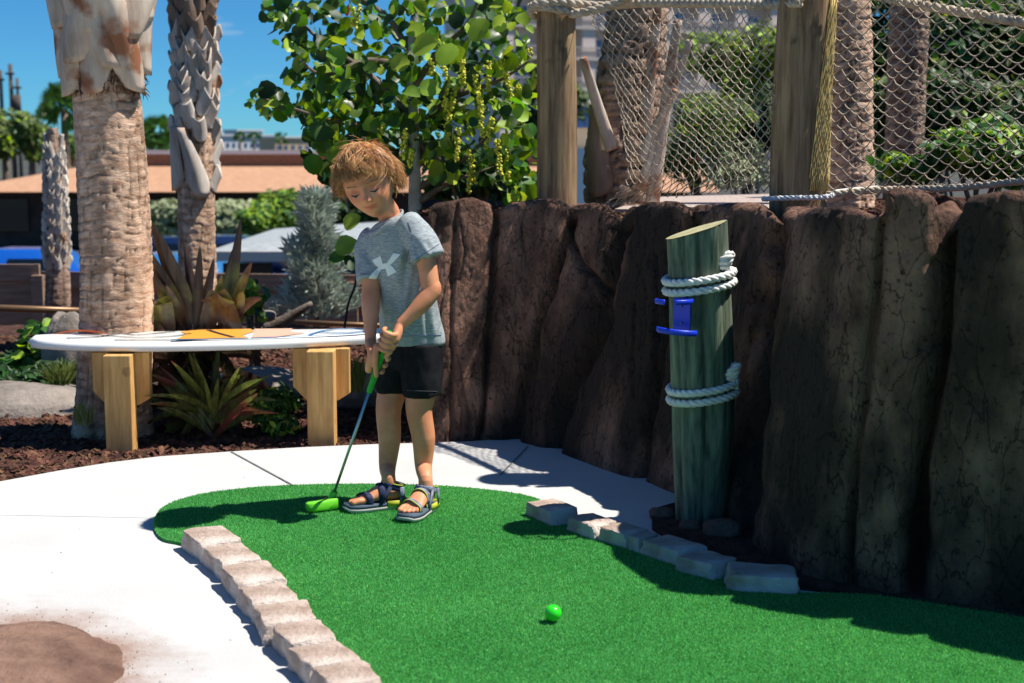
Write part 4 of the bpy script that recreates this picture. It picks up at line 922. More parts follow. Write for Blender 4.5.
shrub('low_shrub', 'small light green leafy shrub behind the burgundy plant', 254, 303, 7.3, .12, .12, .13, 110, .034, [(MT['leaflight'], 1), (MT['leafB'], 1)], asp=.85, k=8, pt=.1)
shrub('low_shrub', 'dark leafy shrub under the left end of the surfboard', 25, 378, 7.0, .28, .2, .10, 360, .03, [(MT['leafdark'], 3), (MT['leafB'], 1)], asp=.6)
def tuft(label, px, py, Yd, n, H, spread, grp=None, m='grasstuft'):
    c = P(px, py, Yd); mb = MB()
    for i in range(n):
        a = rnd(0, 6.28); q = rnd(.2, 1) * spread; b0 = c + Vector((rnd(-.03, .03), rnd(-.03, .03), 0)); blade(mb, b0, b0 + Vector((q * math.cos(a), q * math.sin(a), H * rnd(.6, 1))), .0035, .12, 4)
    return tag(mb.build('grass_tuft', MT[m], org=c), label, 'grass tuft', grp)
tuft('wispy yellow green grass tuft under the left end of the surfboard', 60, 392, 6.9, 130, .17, .12)
tuft('pale dry grass tuft between the bench support and the boy', 356, 392, 6.3, 90, .17, .07)
tuft('fine green grass sprig at the foot of the thick palm', 84, 425, 5.75, 26, .10, .03)
def bould(label, px, py, Yd, r, seed, m='boulder', sq=.8):
    c = P(px, py, Yd); mb = MB(); rockmesh(mb, c, r, seed, 72, 46, sq, .16, 1.7); return tag(mb.build('boulder', MT[m], org=c), label, 'boulder', None)
bould('tall grey boulder beside the thick palm, under the bronze rail', 72, 362, 7.2, (.13, .14, .26), 71)
bould('wide flat grey brown boulder at the left edge of the photo', 22, 412, 6.75, (.42, .32, .13), 72)
bould('rounded grey boulder behind the bromeliad', 262, 395, 7.0, (.24, .2, .13), 73)
bould('sunlit grey boulder between the bench support and the boy', 356, 388, 6.75, (.16, .2, .10), 74)
bould('low tan boulder behind the boy, right of the bench', 395, 385, 6.9, (.20, .2, .10), 75)
# handrails
for pts, r_, lb in (([(-160, 300), (0, 308), (88, 311)], .019, 'upper bronze handrail in front of the young palm'), ([(-160, 366), (0, 370), (86, 376)], .015, 'lower bronze handrail behind the leafy shrub'), ([(295, 322), (340, 324), (400, 326)], .014, 'bronze rail showing just above the right end of the surfboard')):
    mb = MB(); mb.tube([P(x, y, 7.9) for x, y in pts], r_, 10); tag(mb.build('handrail', MT['bronze']), lb, 'handrail', 'bronze handrails')
mb = MB(); mb.tube(smoothpath([P(344, 332, 6.9), P(348, 305, 6.9), P(355, 285, 6.92), P(358, 262, 6.95)], 6), .006, 8); tag(mb.build('drip_hose', MT['black']), 'thin black irrigation hose rising beside the boy', 'hose')
mb = MB(); blade(mb, P(48, 336, 5.95), P(108, 334, 5.95), .018, .09, 14, side=(0, 1, .1)); tag(mb.build('dry_frond', MT['deadleaf']), 'curled orange dry frond lying behind the surfboard tip', 'frond')
mb = MB(); c = P(288, 314, 7.6); mb.tube(smoothpath([P(265, 330, 7.6), P(285, 320, 7.6), P(312, 303, 7.6)], 5), [.03, .034, .036, .036, .034, .03, .028, .024, .02, .016, .012], 10); tag(mb.build('dead_stump', MT['branch']), 'dark fallen stalk behind the surfboard right of the light shrub', 'stump')
mb = MB(); rockmesh(mb, P(265, 316, 7.5), (.06, .05, .03), 9, 24, 16); tag(mb.build('pale_stone', MT['boulder']), 'small pale stone behind the board beside the light green shrub', 'stone')
mb = MB(); mb.tube(smoothpath([P(-140, 388, 7.5), P(0, 392, 7.5), P(60, 397, 7.2), P(84, 402, 7.0)], 5), [(.05, .03)] * 16, 6, ref=(0, 1, 0)); struct(mb.build('kerb_edge', MT['concrete']))
# silver conifer
def needles(label, px, Yd, y0, y1, hwid, n, m, nm='silver_conifer'):
    b = P(px, y1, Yd); t = thing(nm, label, 'conifer', b); mb = MB()
    H = P(px, y0, Yd).z - b.z
    for i in range(n):
        h = rnd(0, 1) ** 1.2; a = rnd(0, 6.28); q = hwid * (1 - h * .8) * rnd(.2, 1) ** .5 * (.75 + .35 * math.sin(h * 15 + a * 2)); c = b + Vector((q * math.cos(a), q * math.sin(a), H * h + q * .25))
        d = Vector((math.cos(a), math.sin(a), rnd(.2, 1.3))).normalized()
        for _ in range(3):
            e = (d + Vector((rnd(-.6, .6), rnd(-.6, .6), rnd(-.4, .6)))).normalized(); blade(mb, c, c + e * rnd(.05, .10), .007, 0, 2)
    mb.build('foliage', MT[m], t)
    mb = MB(); mb.tube([b - Vector((0, 0, .3)), b + Vector((0, 0, H * .9))], [.03, .006], 7)
    for i in range(22):
        a = rnd(0, 6.28); h = rnd(.05, .8); q = hwid * (1 - h * .8) * .8; mb.tube([b + Vector((0, 0, H * h)), b + Vector((q * math.cos(a), q * math.sin(a), H * h + q * .3))], [.009, .003], 5)
    mb.build('trunk', MT['branch'], t)
needles('silvery blue green conifer standing in front of the board fence', 318, 9.3, 196, 322, .29, 1250, 'juniper')

# ---------------- board fence ----------------
def fence(label, x0, x1, y0, y1, Yd, posts, H):
    a, b = P(x0, y0, Yd), P(x1, y1, Yd); t = thing('board_fence', label, 'fence', ((a.x + b.x) / 2, Yd, a.z - H), 'low board fences of the car park'); d = (b - a).normalized(); L = (b - a).length; nb_ = 6; h = H / nb_
    mb = MB()
    for i in range(nb_):
        z = -h * (i + .5) - .03; mb.beam(a + Vector((0, 0, z)), b + Vector((0, 0, z)), h * .93, .022, up=Vector((0, 1, 0)))
    mb.build('boards', MT['fence'], t, smooth=False)
    mb = MB(); mb.beam(a - Vector((0, .03, 0)), b - Vector((0, .03, 0)), .035, .13, up=Vector((0, 0, 1))); mb.build('cap_rail', MT['fence'], t, smooth=False)
    for px in posts:
        q = P(px, y0, Yd - .06); mb = MB(); mb.box((q.x, q.y, a.z - H / 2 - .02), (.045, .045, H / 2)); mb.build('post', MT['fence'], t, smooth=False)
fence('low board fence left of the young palm, with the higher cap rail', -160, 41, 272, 272, 11.3, (-60, 38), 1.5)
fence('long low board fence running behind the palms and the silver conifer', 43, 470, 279, 284, 11.5, (120, 232, 300, 352, 440), 1.5)

# ---------------- car park and buildings ----------------
def car(label, cx_, Yd, zbase, L, H, m, yaw=0, dirn=1, van=False):
    t = thing('parked_car', label, 'car', (cx_, Yd, zbase), 'cars parked beyond the fence'); W_ = .9
    def T(x, y, z): c_, s_ = math.cos(yaw), math.sin(yaw); return (cx_ + (x * c_ - y * s_) * dirn, Yd + x * s_ + y * c_, zbase + z)
    hl = L / 2; bt = H * .58
    side = [(-hl, .35), (-hl, bt * .82), (-hl * .93, bt), (-hl * .5, bt * 1.03), (hl * .45, bt * 1.0), (hl * .85, bt * .9), (hl, bt * .72), (hl, .35), (hl * .9, .22), (-hl * .9, .22)]
    mb = MB(); V = []
    for y, k in ((-W_, .97), (-W_ * .93, 1), (W_ * .93, 1), (W_, .97)): V.append([T(x * k, y, z if z > .3 else z) for x, z in side])
    mb.grid(np.array(V), True, True, True); mb.build('body', m, t)
    cab = [(-hl * (.9 if van else .72), bt), (-hl * (.85 if van else .55), H * .97), (-hl * .3, H), (hl * .1, H), (hl * .22, H * .96), (hl * .52, bt)]
    mb = MB(); V = []
    for y, k in ((-W_ * .93, 0), (-W_ * .74, 1), (W_ * .74, 1), (W_ * .93, 0)): V.append([T(x, y, z if k else bt + (z - bt) * .05) for x, z in cab])
    mb.grid(np.array(V), True, True, True); mb.build('roof', m, t)
    for s_ in (-1, 1):
        for xa, xb in ((-.62, -.22), (-.17, .30)):
            mb = MB(); q = [T(hl * xa, s_ * (W_ * .925), bt + .04), T(hl * xb, s_ * (W_ * .925), bt + .04), T(hl * (xb - .10), s_ * (W_ * .785), H * .93), T(hl * (xa + .06), s_ * (W_ * .785), H * .93)]
            mb.add(q, [(0, 1, 2, 3)]); w_ = mb.build('window', MT['glassd'], t, smooth=False); w_.modifiers.new('solid', 'SOLIDIFY').thickness = .03
    for s_ in (-1, 1):
        for x in (-hl * .62, hl * .62):
            mb = MB(); mb.tube([T(x, s_ * W_ * .82, .33), T(x, s_ * W_ * 1.0, .33)], .33, 20); wh = mb.build('wheel', MT['tyre'], t, smooth=False)
            mb = MB(); mb.tube([T(x, s_ * W_ * .99, .33), T(x, s_ * W_ * 1.02, .33)], .2, 16); mb.build('rim', MT['chrome'], wh, smooth=False)
    for s_ in (-1, 1):
        mb = MB(); mb.ball(T(hl * .96, s_ * W_ * .75, bt * .78), (.1, .12, .07)); mb.build('headlight', MT['white'], t)
cx1 = P(40, 250, 26)
car('bright blue car parked left, its roof showing above the fence', P(35, 250, 26).x, 26, LOT, 4.6, P(0, 249, 26).z - LOT, MT['carblue'])
car('dark navy van parked right behind the slim palm', P(228, 236, 31).x, 31, LOT, 5.0, P(0, 236, 31).z - LOT, MT['carnavy'], van=True)
car('mid blue car parked in front of the navy van', P(188, 254, 24).x, 24, LOT, 4.4, P(0, 254, 24).z - LOT, MT['carsky'])
# grey roofed shed
t = thing('grey_roofed_shed', 'low teal shed with a grey shingled hip roof beyond the fence', 'shed', P(320, 300, 22).xy.to_3d() + Vector((0, 0, LOT)))
a, b = P(205, 252, 20), P(440, 252, 20); ez = a.z
mb = MB(); rz = P(0, 218, 23).z; v = [(a.x, 20, ez), (b.x + 2, 20, ez), (b.x + 2, 26, ez), (a.x, 26, ez), (a.x + 3.0, 23, rz), (b.x - .5, 23, rz)]
mb.add(v, [(0, 1, 5, 4), (1, 2, 5), (2, 3, 4, 5), (3, 0, 4), (3, 2, 1, 0)]); mb.build('roof', MT['roofgrey'], t, smooth=False)
mb = MB(); mb.box(((a.x + b.x) / 2, 20, ez - .06), ((b.x - a.x) / 2, .04, .07)); mb.build('fascia', MT['slab'], t, smooth=False)
mb = MB(); mb.box(((a.x + b.x) / 2 + .9, 23, (ez + LOT) / 2 - .01), ((b.x - a.x) / 2 - .6, 2.6, (ez - LOT) / 2 - .01)); mb.build('wall', MT['teal'], t, smooth=False)
mb = MB(); mb.box((P(247, 260, 20.3).x, 20.36, LOT + 1.0), (.35, .05, 1.0)); mb.build('door', MT['glassd'], t, smooth=False)
# brown roofed building
t = thing('brown_roofed_building', 'long low building with a brown shingled roof and white coping', 'building', (P(250, 190, 55).x, 60, LOT))
Yb = 52; ze = P(0, 192, Yb).z; zt = P(0, 166, Yb + 6).z; zr = P(0, 154, Yb + 6).z; xl, xr = P(-60, 190, Yb).x, P(720, 190, Yb).x; xtl, xtr = P(85, 165, Yb + 6).x, P(700, 165, Yb + 6).x
mb = MB(); v = [(xl, Yb, ze), (xr, Yb, ze), (xtr, Yb + 6, zt), (xtl, Yb + 6, zt), (xl, Yb + 22, ze), (xtl, Yb + 16, zt), (xr, Yb + 22, ze), (xtr, Yb + 16, zt)]
mb.add(v, [(0, 1, 2, 3), (4, 0, 3, 5), (6, 4, 5, 7), (1, 6, 7, 2)]); mb.build('roof', MT['roofbrown'], t, smooth=False)
mb = MB(); mb.box(((xtl + xtr) / 2, Yb + 11, (zt + zr) / 2), ((xtr - xtl) / 2, 5, (zr - zt) / 2)); mb.build('upper_roof', MT['roofdark'], t, smooth=False)
mb = MB(); mb.box(((xtl + xtr) / 2, Yb + 11, zr + .07), ((xtr - xtl) / 2 + .12, 5.12, .08)); mb.build('coping', MT['white'], t, smooth=False)
mb = MB(); mb.box(((xl + xr) / 2, Yb + 11, (ze + LOT) / 2 - .02), ((xr - xl) / 2 - 1, 9.8, (ze - LOT) / 2 - .03)); mb.build('wall', MT['brownwall'], t, smooth=False)
for i in range(9):
    x = xl + 2.2 + i * 2.6; mb = MB(); mb.box((x, Yb + 1.15, LOT + 1.2), (.6, .06, .6)); mb.build('window', MT['glassd'], t, smooth=False)
# hedges
shrub('clipped_hedge', 'pale sage green hedge in front of the brown roofed building', 222, 222, 44, 3.0, 1.0, .85, 8000, .13, [(MT['leafsage'], 1)], base_z=LOT, cat='hedge', pieces=26, shell=.75)
shrub('round_bush', 'bright green bush in front of the brown roofed building', 282, 212, 40, .95, .9, .75, 3600, .10, [(MT['leafB'], 1), (MT['leaflight'], 1)], base_z=LOT, cat='bush', pieces=9)
shrub('round_bush', 'small bright green bush below the taller one near the silver conifer', 252, 222, 38, .55, .5, .4, 1500, .09, [(MT['leaflight'], 1), (MT['leafB'], 1)], base_z=LOT, cat='bush', pieces=7)
for i, (px, w_) in enumerate(((330, 2.2), (372, 1.8))):
    shrub('round_bush', ('dark bush left of the boy beyond the conifer', 'dark bush hidden behind the boy at neck height')[i], px, 225, 34, w_ * .5, .8, .8, 1500, .10, [(MT['leafdark'], 2), (MT['leafolive'], 1)], base_z=LOT, cat='bush')
mb = MB(); mb.box((P(45, 248, 34).x, 34, LOT + .05), (4, 1.2, .12)); struct(mb.build('grass_verge', mat('verge grass', (.10, .14, .03), (.20, .23, .07), 4, .9)))
# far trees, poles, white buildings
def ftree(label, px, py, Yd, rx, rz, n, size, mats, grp='trees beyond the brown roofed building'):
    c = P(px, py, Yd); t = thing('far_tree', label, 'tree', (c.x, c.y, LOT), grp); ell = []
    for i in range(12):
        a = rnd(0, 6.28); q = rnd(.1, .75); ell.append(((c.x + rx * q * math.cos(a), c.y + rx * q * math.sin(a), c.z + rz * rnd(-.5, .6)), (rx * rnd(.3, .5), rx * rnd(.3, .5), rz * rnd(.3, .5)), 1))
    foliage('crown', ell, n, size, mats, t); mb = MB(); mb.tube([(c.x, c.y, LOT), (c.x + .2, c.y, c.z)], [.25, .12], 8)
    for i in range(5): mb.tube([(c.x + .1, c.y, c.z - rz * .6), (c.x + rnd(-.7, .7) * rx, c.y + rnd(-.5, .5) * rx, c.z + rnd(0, .5) * rz)], [.12, .04], 6)
    mb.build('trunk', MT['branch'], t)
ftree('olive green tree cut by the left edge of the photo', 2, 135, 68, 1.9, 1.7, 3600, .20, [(MT['leafolive'], 3), (MT['leaflight'], 1)])
ftree('olive green tree just left of the young palm', 28, 142, 66, 1.2, 1.5, 2600, .18, [(MT['leafolive'], 2), (MT['leafB'], 1), (MT['leaflight'], .6)])
ftree('small green tree touching the thick palm trunk on its left', 72, 150, 64, .9, 1.0, 1500, .16, [(MT['leafB'], 2), (MT['leaflight'], 1)])
def fpalm(label, px, py, Yd, r, n=38, grp='fan palms beyond the brown roofed building'):
    c = P(px, py, Yd); t = thing('fan_palm', label, 'palm tree', (c.x, c.y, LOT), grp); mb = MB()
    for i in range(n):
        a = rnd(0, 6.28); el = rnd(-.7, 1.4); d = Vector((math.cos(a) * math.cos(el), math.sin(a) * math.cos(el), math.sin(el))); e = c + d * r * rnd(.3, .5)
        for j in range(11):
            s_ = d.orthogonal().normalized(); s2 = d.cross(s_); th = (j - 5) * .22; dd = (d * math.cos(th) + (s_ * math.cos(i) + s2 * math.sin(i)) * math.sin(th)).normalized(); blade(mb, e, e + dd * r * .55 + Vector((0, 0, -.1 * r)), r * .035, -.03, 3)
    mb.build('crown', MT['leafB'], t); mb = MB(); mb.tube([(c.x, c.y, LOT), c], [.2, .16], 8)
    for i in range(n): pass
    mb.build('trunk', MT['palmbark2'] if 0 else MT['branch'], t)
fpalm('tall dark fan palm between the young palm and the thick palm', 64, 108, 62, 1.35, 60)
fpalm('shorter fan palm between the thick palm and the slim palm', 160, 134, 70, 1.15, 50)
for px, y0, w_, lb in ((10, 64, .13, 'tallest utility pole at the far left with a transformer'), (17, 78, .10, 'thinner utility pole right of the tall one'), (0, 70, .12, 'utility pole cut by the left edge of the photo')):
    Yp = 90; c = P(px, y0, Yp); t = thing('utility_pole', lb, 'utility pole', (c.x, Yp, LOT), 'utility poles at the far left'); mb = MB(); mb.tube([(c.x, Yp, LOT), c], [w_ * 1.3, w_], 8); mb.build('pole', MT['pole'], t)
    mb = MB(); mb.box((c.x, Yp - .1, c.z - .6), (.28, .05, .06)); mb.build('crossarm', MT['pole'], t, smooth=False)
    if px == 10: mb = MB(); mb.tube([(c.x + .35, Yp - .2, c.z - 2.9), (c.x + .35, Yp - .2, c.z - 1.9)], .28, 12); mb.build('transformer', MT['pole'], t)
def slabb(name, label, px0, px1, y0, Yd, m, nwin, dz=8, wy=None):
    a, b = P(px0, y0, Yd), P(px1, y0, Yd); t = thing(name, label, 'building', ((a.x + b.x) / 2, Yd + dz / 2, LOT), 'white buildings on the horizon'); t.rotation_euler.z = R(30)
    mb = MB(); mb.box(((a.x + b.x) / 2, Yd + dz / 2, (a.z + LOT) / 2), ((b.x - a.x) / 2, dz / 2, (a.z - LOT) / 2)); mb.build('wall', m, t, smooth=False)
    mb = MB(); mb.box(((a.x + b.x) / 2, Yd + dz / 2, a.z + .15), ((b.x - a.x) / 2 + .3, dz / 2 + .3, .15)); mb.build('roof', MT['white'], t, smooth=False)
    for i in range(nwin):
        x = a.x + (b.x - a.x) * (i + .5) / nwin; mb = MB(); mb.box((x, Yd - .02, a.z - 1.6), ((b.x - a.x) / nwin * .22, .06, .35)); mb.build('window', MT['glassb'], t, smooth=False)
slabb('white_building', 'long white building on the horizon left of the sea grape tree', 206, 262, 136, 260, MT['white'], 9); slabb('white_building', 'higher white block on the horizon at the right of the long one', 226, 252, 131, 275, MT['white'], 4)
slabb('sandy_building', 'sandy coloured block on the horizon touching the tree leaves', 262, 300, 138, 250, MT['sandc'], 5)
for px, lb in ((240, 'tiny palm before the long white horizon building'), (254, 'tiny palm before the right end of the white horizon building'), (281, 'tiny palm before the sandy horizon block')): fpalm(lb, px, 138, 200, 1.2, 16, 'tiny palms on the horizon')
# high rise
Yh = 150; t = thing('apartment_tower', 'tall beige apartment block with blue windows and balconies behind the posts', 'building', (P(620, 150, Yh).x, Yh + 8, LOT))
xa, xb = P(452, 0, Yh).x, P(900, 0, Yh).x; zt = 27
mb = MB(); mb.box(((xa + xb) / 2, Yh + 8, (zt + LOT) / 2), ((xb - xa) / 2, 6.5, (zt - LOT) / 2)); mb.build('wall', MT['stucco'], t, smooth=False)
mb = MB(); mb.box(((xa + xb) / 2, Yh + 8, zt + .3), ((xb - xa) / 2 + .4, 7.0, .3)); mb.build('roof', MT['slab'], t, smooth=False)
fh = 3.1; t.rotation_euler.z = R(25)
for f in range(9):
    z = LOT + .4 + f * fh; mb = MB()
    mb.box(((xa + xb) / 2, Yh + .8, z), ((xb - xa) / 2, .8, .14)); mb.build('balcony_slab', MT['slab'], t, smooth=False)
    mb = MB(); x = xa + .2
    mb.box(((xa + xb) / 2, Yh + .06, z + 1.15), ((xb - xa) / 2, .04, .05)); 
    while x < xb: mb.box((x, Yh + .06, z + .62), (.03, .03, .5)); x += .28
    mb.build('balcony_rail', MT['rail'], t, smooth=False)
nx = int((xb - xa) / 4.2)
for i in range(nx):
    x0 = xa + (i + .5) * (xb - xa) / nx
    mb = MB(); mb.box((x0 - 2.1 + .6, Yh + .85, (zt + LOT) / 2), (.75, .65, (zt - LOT) / 2 - .1)); mb.build('fin_wall', MT['stucco'], t, smooth=False)
    if i < 9:
        for f in range(7):
            z = LOT + .4 + f * fh; mb = MB(); mb.box((x0 + .7, Yh + 1.47, z + 1.15), (.62, .05, .85)); w_ = mb.build('window', MT['glassb'], t, smooth=False)
            mb = MB(); mb.box((x0 + .7, Yh + 1.40, z + 1.15), (.05, .04, .85)); mb.build('frame', MT['white'], w_, smooth=False)
# low things between the near posts and the tower
t = thing('pool_bar', 'low sand coloured hut with a blue roof below the apartment block', 'building', (P(592, 170, 60).x, 61, LOT))
a, b = P(575, 128, 60), P(604, 128, 60); mb = MB(); mb.box(((a.x + b.x) / 2, 61, (a.z + LOT) / 2), ((b.x - a.x) / 2 + .5, 1, (a.z - LOT) / 2)); mb.build('wall', MT['sandc'], t, smooth=False)
mb = MB(); mb.box(((a.x + b.x) / 2, 61, a.z + .45), ((b.x - a.x) / 2 + .8, 1.3, .45)); mb.build('roof', MT['glassb'], t, smooth=False)
mb = MB(); a, b = P(560, 148, 45), P(622, 148, 45); mb.box(((a.x + b.x) / 2, 45, (a.z + LOT) / 2), ((b.x - a.x) / 2, .12, (a.z - LOT) / 2)); tag(mb.build('garden_wall', MT['white'], smooth=False), 'long pale low wall seen through the net', 'wall')
mb = MB(); gp_ = [P(615, 203, 6.6), P(800, 200, 6.3), P(850, 187, 9.3), P(650, 187, 8.3)]; mb.prism([(p.x, p.y) for p in gp_], BZ, BZ + .03); struct(mb.build('gravel_strip', mat('pink gravel', (.30, .22, .19), (.62, .52, .46), 60, .9, .8, 90, .01), smooth=False))
# greenery behind the nets
shrub('net_shrub', 'yellow green bushy shrub high behind the left net', 742, 68, 17, .85, .8, .62, 2600, .055, [(MT['leaflight'], 1), (MT['leafolive'], 1.4)], base_z=BZ - 2, asp=.4)
shrub('net_shrub', 'dark brownish shrub behind the left net beside the thicker post', 756, 125, 13, .50, .5, .42, 1500, .045, [(MT['leafdark'], 2), (MT['leafolive'], 1)], base_z=BZ - 1.5, asp=.35)
shrub('net_shrub', 'green feathery shrub low behind the middle of the left net', 698, 140, 9.5, .33, .3, .36, 2000, .032, [(MT['leafolive'], 2), (MT['leaflight'], 1), (MT['leafB'], 1)], base_z=BZ, asp=.25)
shrub('net_shrub', 'small grey green shrub behind the left net near the bed', 745, 165, 9.3, .25, .25, .2, 700, .03, [(MT['leafsage'], 2), (MT['leafdark'], 1)], base_z=BZ, asp=.3)
shrub('net_shrub', 'glossy bright green shrub at the bottom of the right net', 985, 152, 6.3, .38, .3, .17, 1150, .036, [(MT['leafB'], 2), (MT['leaflight'], 1)], base_z=BZ, asp=.55)
shrub('net_shrub', 'low glossy green shrub left of the larger one in the right net', 912, 170, 6.4, .17, .2, .08, 420, .030, [(MT['leafB'], 2), (MT['leaflight'], 1)], base_z=BZ, asp=.55)
bigs = [(930, 50, 12, 1.0, 1.0, 'dark green shrub behind the olive palm trunk'), (1010, 60, 11, 1.0, 1.1, 'dark green shrub at the right edge behind the net'), (870, 150, 20, 1.0, 1.0, 'olive shrub far behind the right net near the post'), (1040, -10, 13, 1.6, .9, 'tall green shrub at the top right corner'), (935, -20, 14, 1.2, .8, 'tall green shrub above the rope of the right net'), (965, 120, 10, .7, .5, 'shaded shrub between the palm trunk and the glossy shrub')]
for px, py, Yd, rx, rz, lb in bigs: shrub('tall_shrub', lb, px, py, Yd, rx, .6, rz, 2600, .06, [(MT['leafdark'], 3), (MT['leafB'], 1), (MT['leafolive'], 1.3), (MT['leaflight'], .3)], base_z=BZ - .5, cat='shrub', group='shrubs behind the right net', asp=.4)
shrub('far_shrub', 'dark shrub under the sea grape tree right of its trunk', 470, 175, 8.8, .35, .3, .2, 800, .04, [(MT['leafdark'], 2), (MT['leafB'], 1)], base_z=.5, cat='shrub', asp=.7)
shrub('far_shrub', 'olive bush beside the rope topped post below the tower', 548, 105, 40, 1.2, 1, 1.4, 1500, .12, [(MT['leafolive'], 2), (MT['leafdark'], 1)], base_z=LOT, cat='bush')
# ---------------- the boy ----------------
YB = 4.72
def Q(px, py, dy=0.0): return P(px, py, YB + dy)
feetc = (G(375, 508) + G(416, 514)) / 2
boy = thing('person', 'boy in a grey t-shirt, black shorts and sandals bending over a green putter', 'person', (feetc.x, feetc.y, 0))
LAT = Vector((math.cos(R(28)), -math.sin(R(28)), 0)); FRO = Vector((-math.sin(R(28)), -math.cos(R(28)), 0))
HC = Q(368.5, 179.5, -.20)
rm = Matrix.Rotation(R(16), 3, Vector((0, -1, 0))) if False else None
def headframe(yaw, pitch, roll):
    fx, ff, fu = Vector((1, 0, 0)), Vector((0, -1, 0)), Vector((0, 0, 1))
    m = Matrix.Rotation(-yaw, 3, 'Z'); m = Matrix.Rotation(-roll, 3, Vector((0, 1, 0))) @ m @ Matrix.Rotation(pitch, 3, 'X')
    return m @ fx, m @ ff, m @ fu
fx, ff, fu = headframe(R(10), R(15), R(16))
HS = 1.07
def HL(x, y, z): return HC + fx * (x * HS) + ff * (y * HS) + fu * (z * HS)
def headgrid(nu=110, nv=130):
    th = np.linspace(-math.pi / 2 + .001, math.pi / 2 - .001, nu)[:, None]; ph = np.linspace(0, 2 * math.pi, nv, endpoint=False)[None]
    x = np.cos(th) * np.cos(ph); y = np.cos(th) * np.sin(ph); z = np.sin(th) + 0 * ph
    f = lambda a, e: np.sign(a) * np.abs(a) ** e
    X = .0735 * f(x, .93); Yy = np.where(y > 0, .088 * f(y, .80), .098 * y); Z = np.where(z > 0, .104 * z, .112 * f(z, .95))
    low = np.clip(-Z / .112, 0, 1)
    X = X * (1 - .40 * low ** 1.7); Yy = np.where(Yy > 0, Yy * (1 - .20 * low ** 2.2), Yy * (1 - .45 * low ** 1.2)); Yy = Yy + .012 * low
    fr = np.clip(Yy / .03, 0, 1)
    def g(x0, z0, sx, sz, A): return A * np.exp(-((X - x0) / sx) ** 2 - ((Z - z0) / sz) ** 2) * fr
    d = g(0, -.010, .008, .022, .009) + g(0, -.032, .0105, .010, .0165) + g(0, -.088, .018, .013, .008) + g(0, -.0545, .016, .0045, .0065) + g(0, -.0635, .013, .0045, .0065) - g(0, -.0592, .021, .0020, .0050) - g(0, -.0735, .018, .005, .004) + g(0, .05, .05, .03, .003)
    for s_ in (-1, 1): d = d + g(s_ * .0095, -.0365, .0055, .0055, .007) - g(s_ * .030, -.004, .016, .011, .011) + g(s_ * .030, -.007, .0115, .0075, .0068) + g(s_ * .028, .013, .020, .0065, .0035) + g(s_ * .040, -.036, .020, .020, .0065)
    Yy = Yy + d
    X, Yy, Z = X * HS, Yy * HS, Z * HS; O = np.array(HC); return O + X[..., None] * np.array(fx) + Yy[..., None] * np.array(ff) + Z[..., None] * np.array(fu)
sk = MB(); sk.grid(headgrid(), True, True, True)
for s_ in (-1, 1):
    sk.ball(HL(s_ * .073, -.008, -.012), (.009, .019, .028), 14, 10, (fx, ff, fu))
nb0 = Q(391, 226, -.10)
sk.tube([HL(0, -.022, -.03), HL(0, -.02, -.07), nb0 + Vector((-.008, 0, .045)), nb0 + Vector((0, 0, .01)), nb0 + Vector((.002, 0, -.05))], [.05, .041, .036, .040, .06], 28)
# trunk, hidden by the clothes
sk.tube([Q(391, 232, -.10), Q(394, 250, -.085), Q(401, 280, -.05), Q(407, 315, -.02), Q(410, 345), Q(411, 372)], [(.085, .05), (.09, .065), (.085, .065), (.082, .065), (.085, .07), (.05, .05)], 24, ref=LAT)
# arms
SR, SL = Q(370, 242, -.05), Q(415, 228, -.15)
ER, EL = Q(371, 293, -.10), Q(431, 291, -.19)
WR, WL = Q(370.5, 342, -.17), Q(400, 325, -.22)
def limb(pts, rad, n=20, ref=None): sk.tube(smoothpath(pts, 6), list(np.interp(np.linspace(0, 1, (len(pts) - 1) * 6 + 1), np.linspace(0, 1, len(rad)), rad)), n)
limb([SR, Q(371, 262, -.07), ER, Q(370.5, 318, -.14), WR], [.036, .034, .032, .031, .030, .0315, .029, .024, .019, .0185])
limb([SL, Q(425, 256, -.17), EL], [.032, .034, .034, .032, .031, .030])
limb([Q(430, 284, -.185), EL, Q(417, 309, -.21), WL], [.027, .031, .032, .030, .026, .021, .019])
sk.ball(Q(433, 290, -.18), (.027, .027, .027), 14, 10)
# hands on the grip
T_, HD = Q(388.5, 336, -.24), P(332, 499, gy(511) - .01)
def gp(y): t = (y - 336) / (497 - 336.); return T_ + (HD - T_) * t        # point of the putter axis shown at image row y (close enough)
PW = PXM(4.5)
def fing(pts, r0, r1): sk.tube(smoothpath(pts, 5), list(np.linspace(r0, r1, (len(pts) - 1) * 5 + 1)), 10); sk.ball(pts[-1], r1 * 1.02, 8, 6); sk.ball(pts[0], r0, 8, 6)
# right hand (lower, on the left of the picture): palm left of the grip, fingers behind it and round to the front, thumb down the front
axg = (HD - T_).normalized(); sg = Vector((1, 0, 0)); sg = (sg - axg * sg.dot(axg)).normalized(); dg = axg.cross(sg).normalized()
if dg.y > 0: dg = -dg                                                    # dg points to the camera
c0 = gp(358); kn = [gp(349 + i * 6.2) for i in range(4)]
palm = [WR, WR * .5 + (gp(352) - sg * .028) * .5 + Vector((-.004, 0, 0)), gp(356) - sg * .029, gp(366) - sg * .026, gp(372) - sg * .022]
sk.tube(smoothpath(palm, 5), [(a, b) for a, b in zip(np.interp(np.arange(21), [0, 5, 10, 16, 20], [.018, .021, .023, .020, .012]), np.interp(np.arange(21), [0, 5, 10, 16, 20], [.016, .016, .0165, .015, .011]))], 18, ref=dg)
for i, p in enumerate(kn):
    L = (1, 1.08, 1.0, .86)[i]
    fing([p - sg * .026 - dg * .010, p - sg * .010 - dg * .024, p + sg * .012 * L - dg * .020, p + sg * .022 * L - dg * .002, p + sg * .019 * L + dg * .010], .0095, .0082)
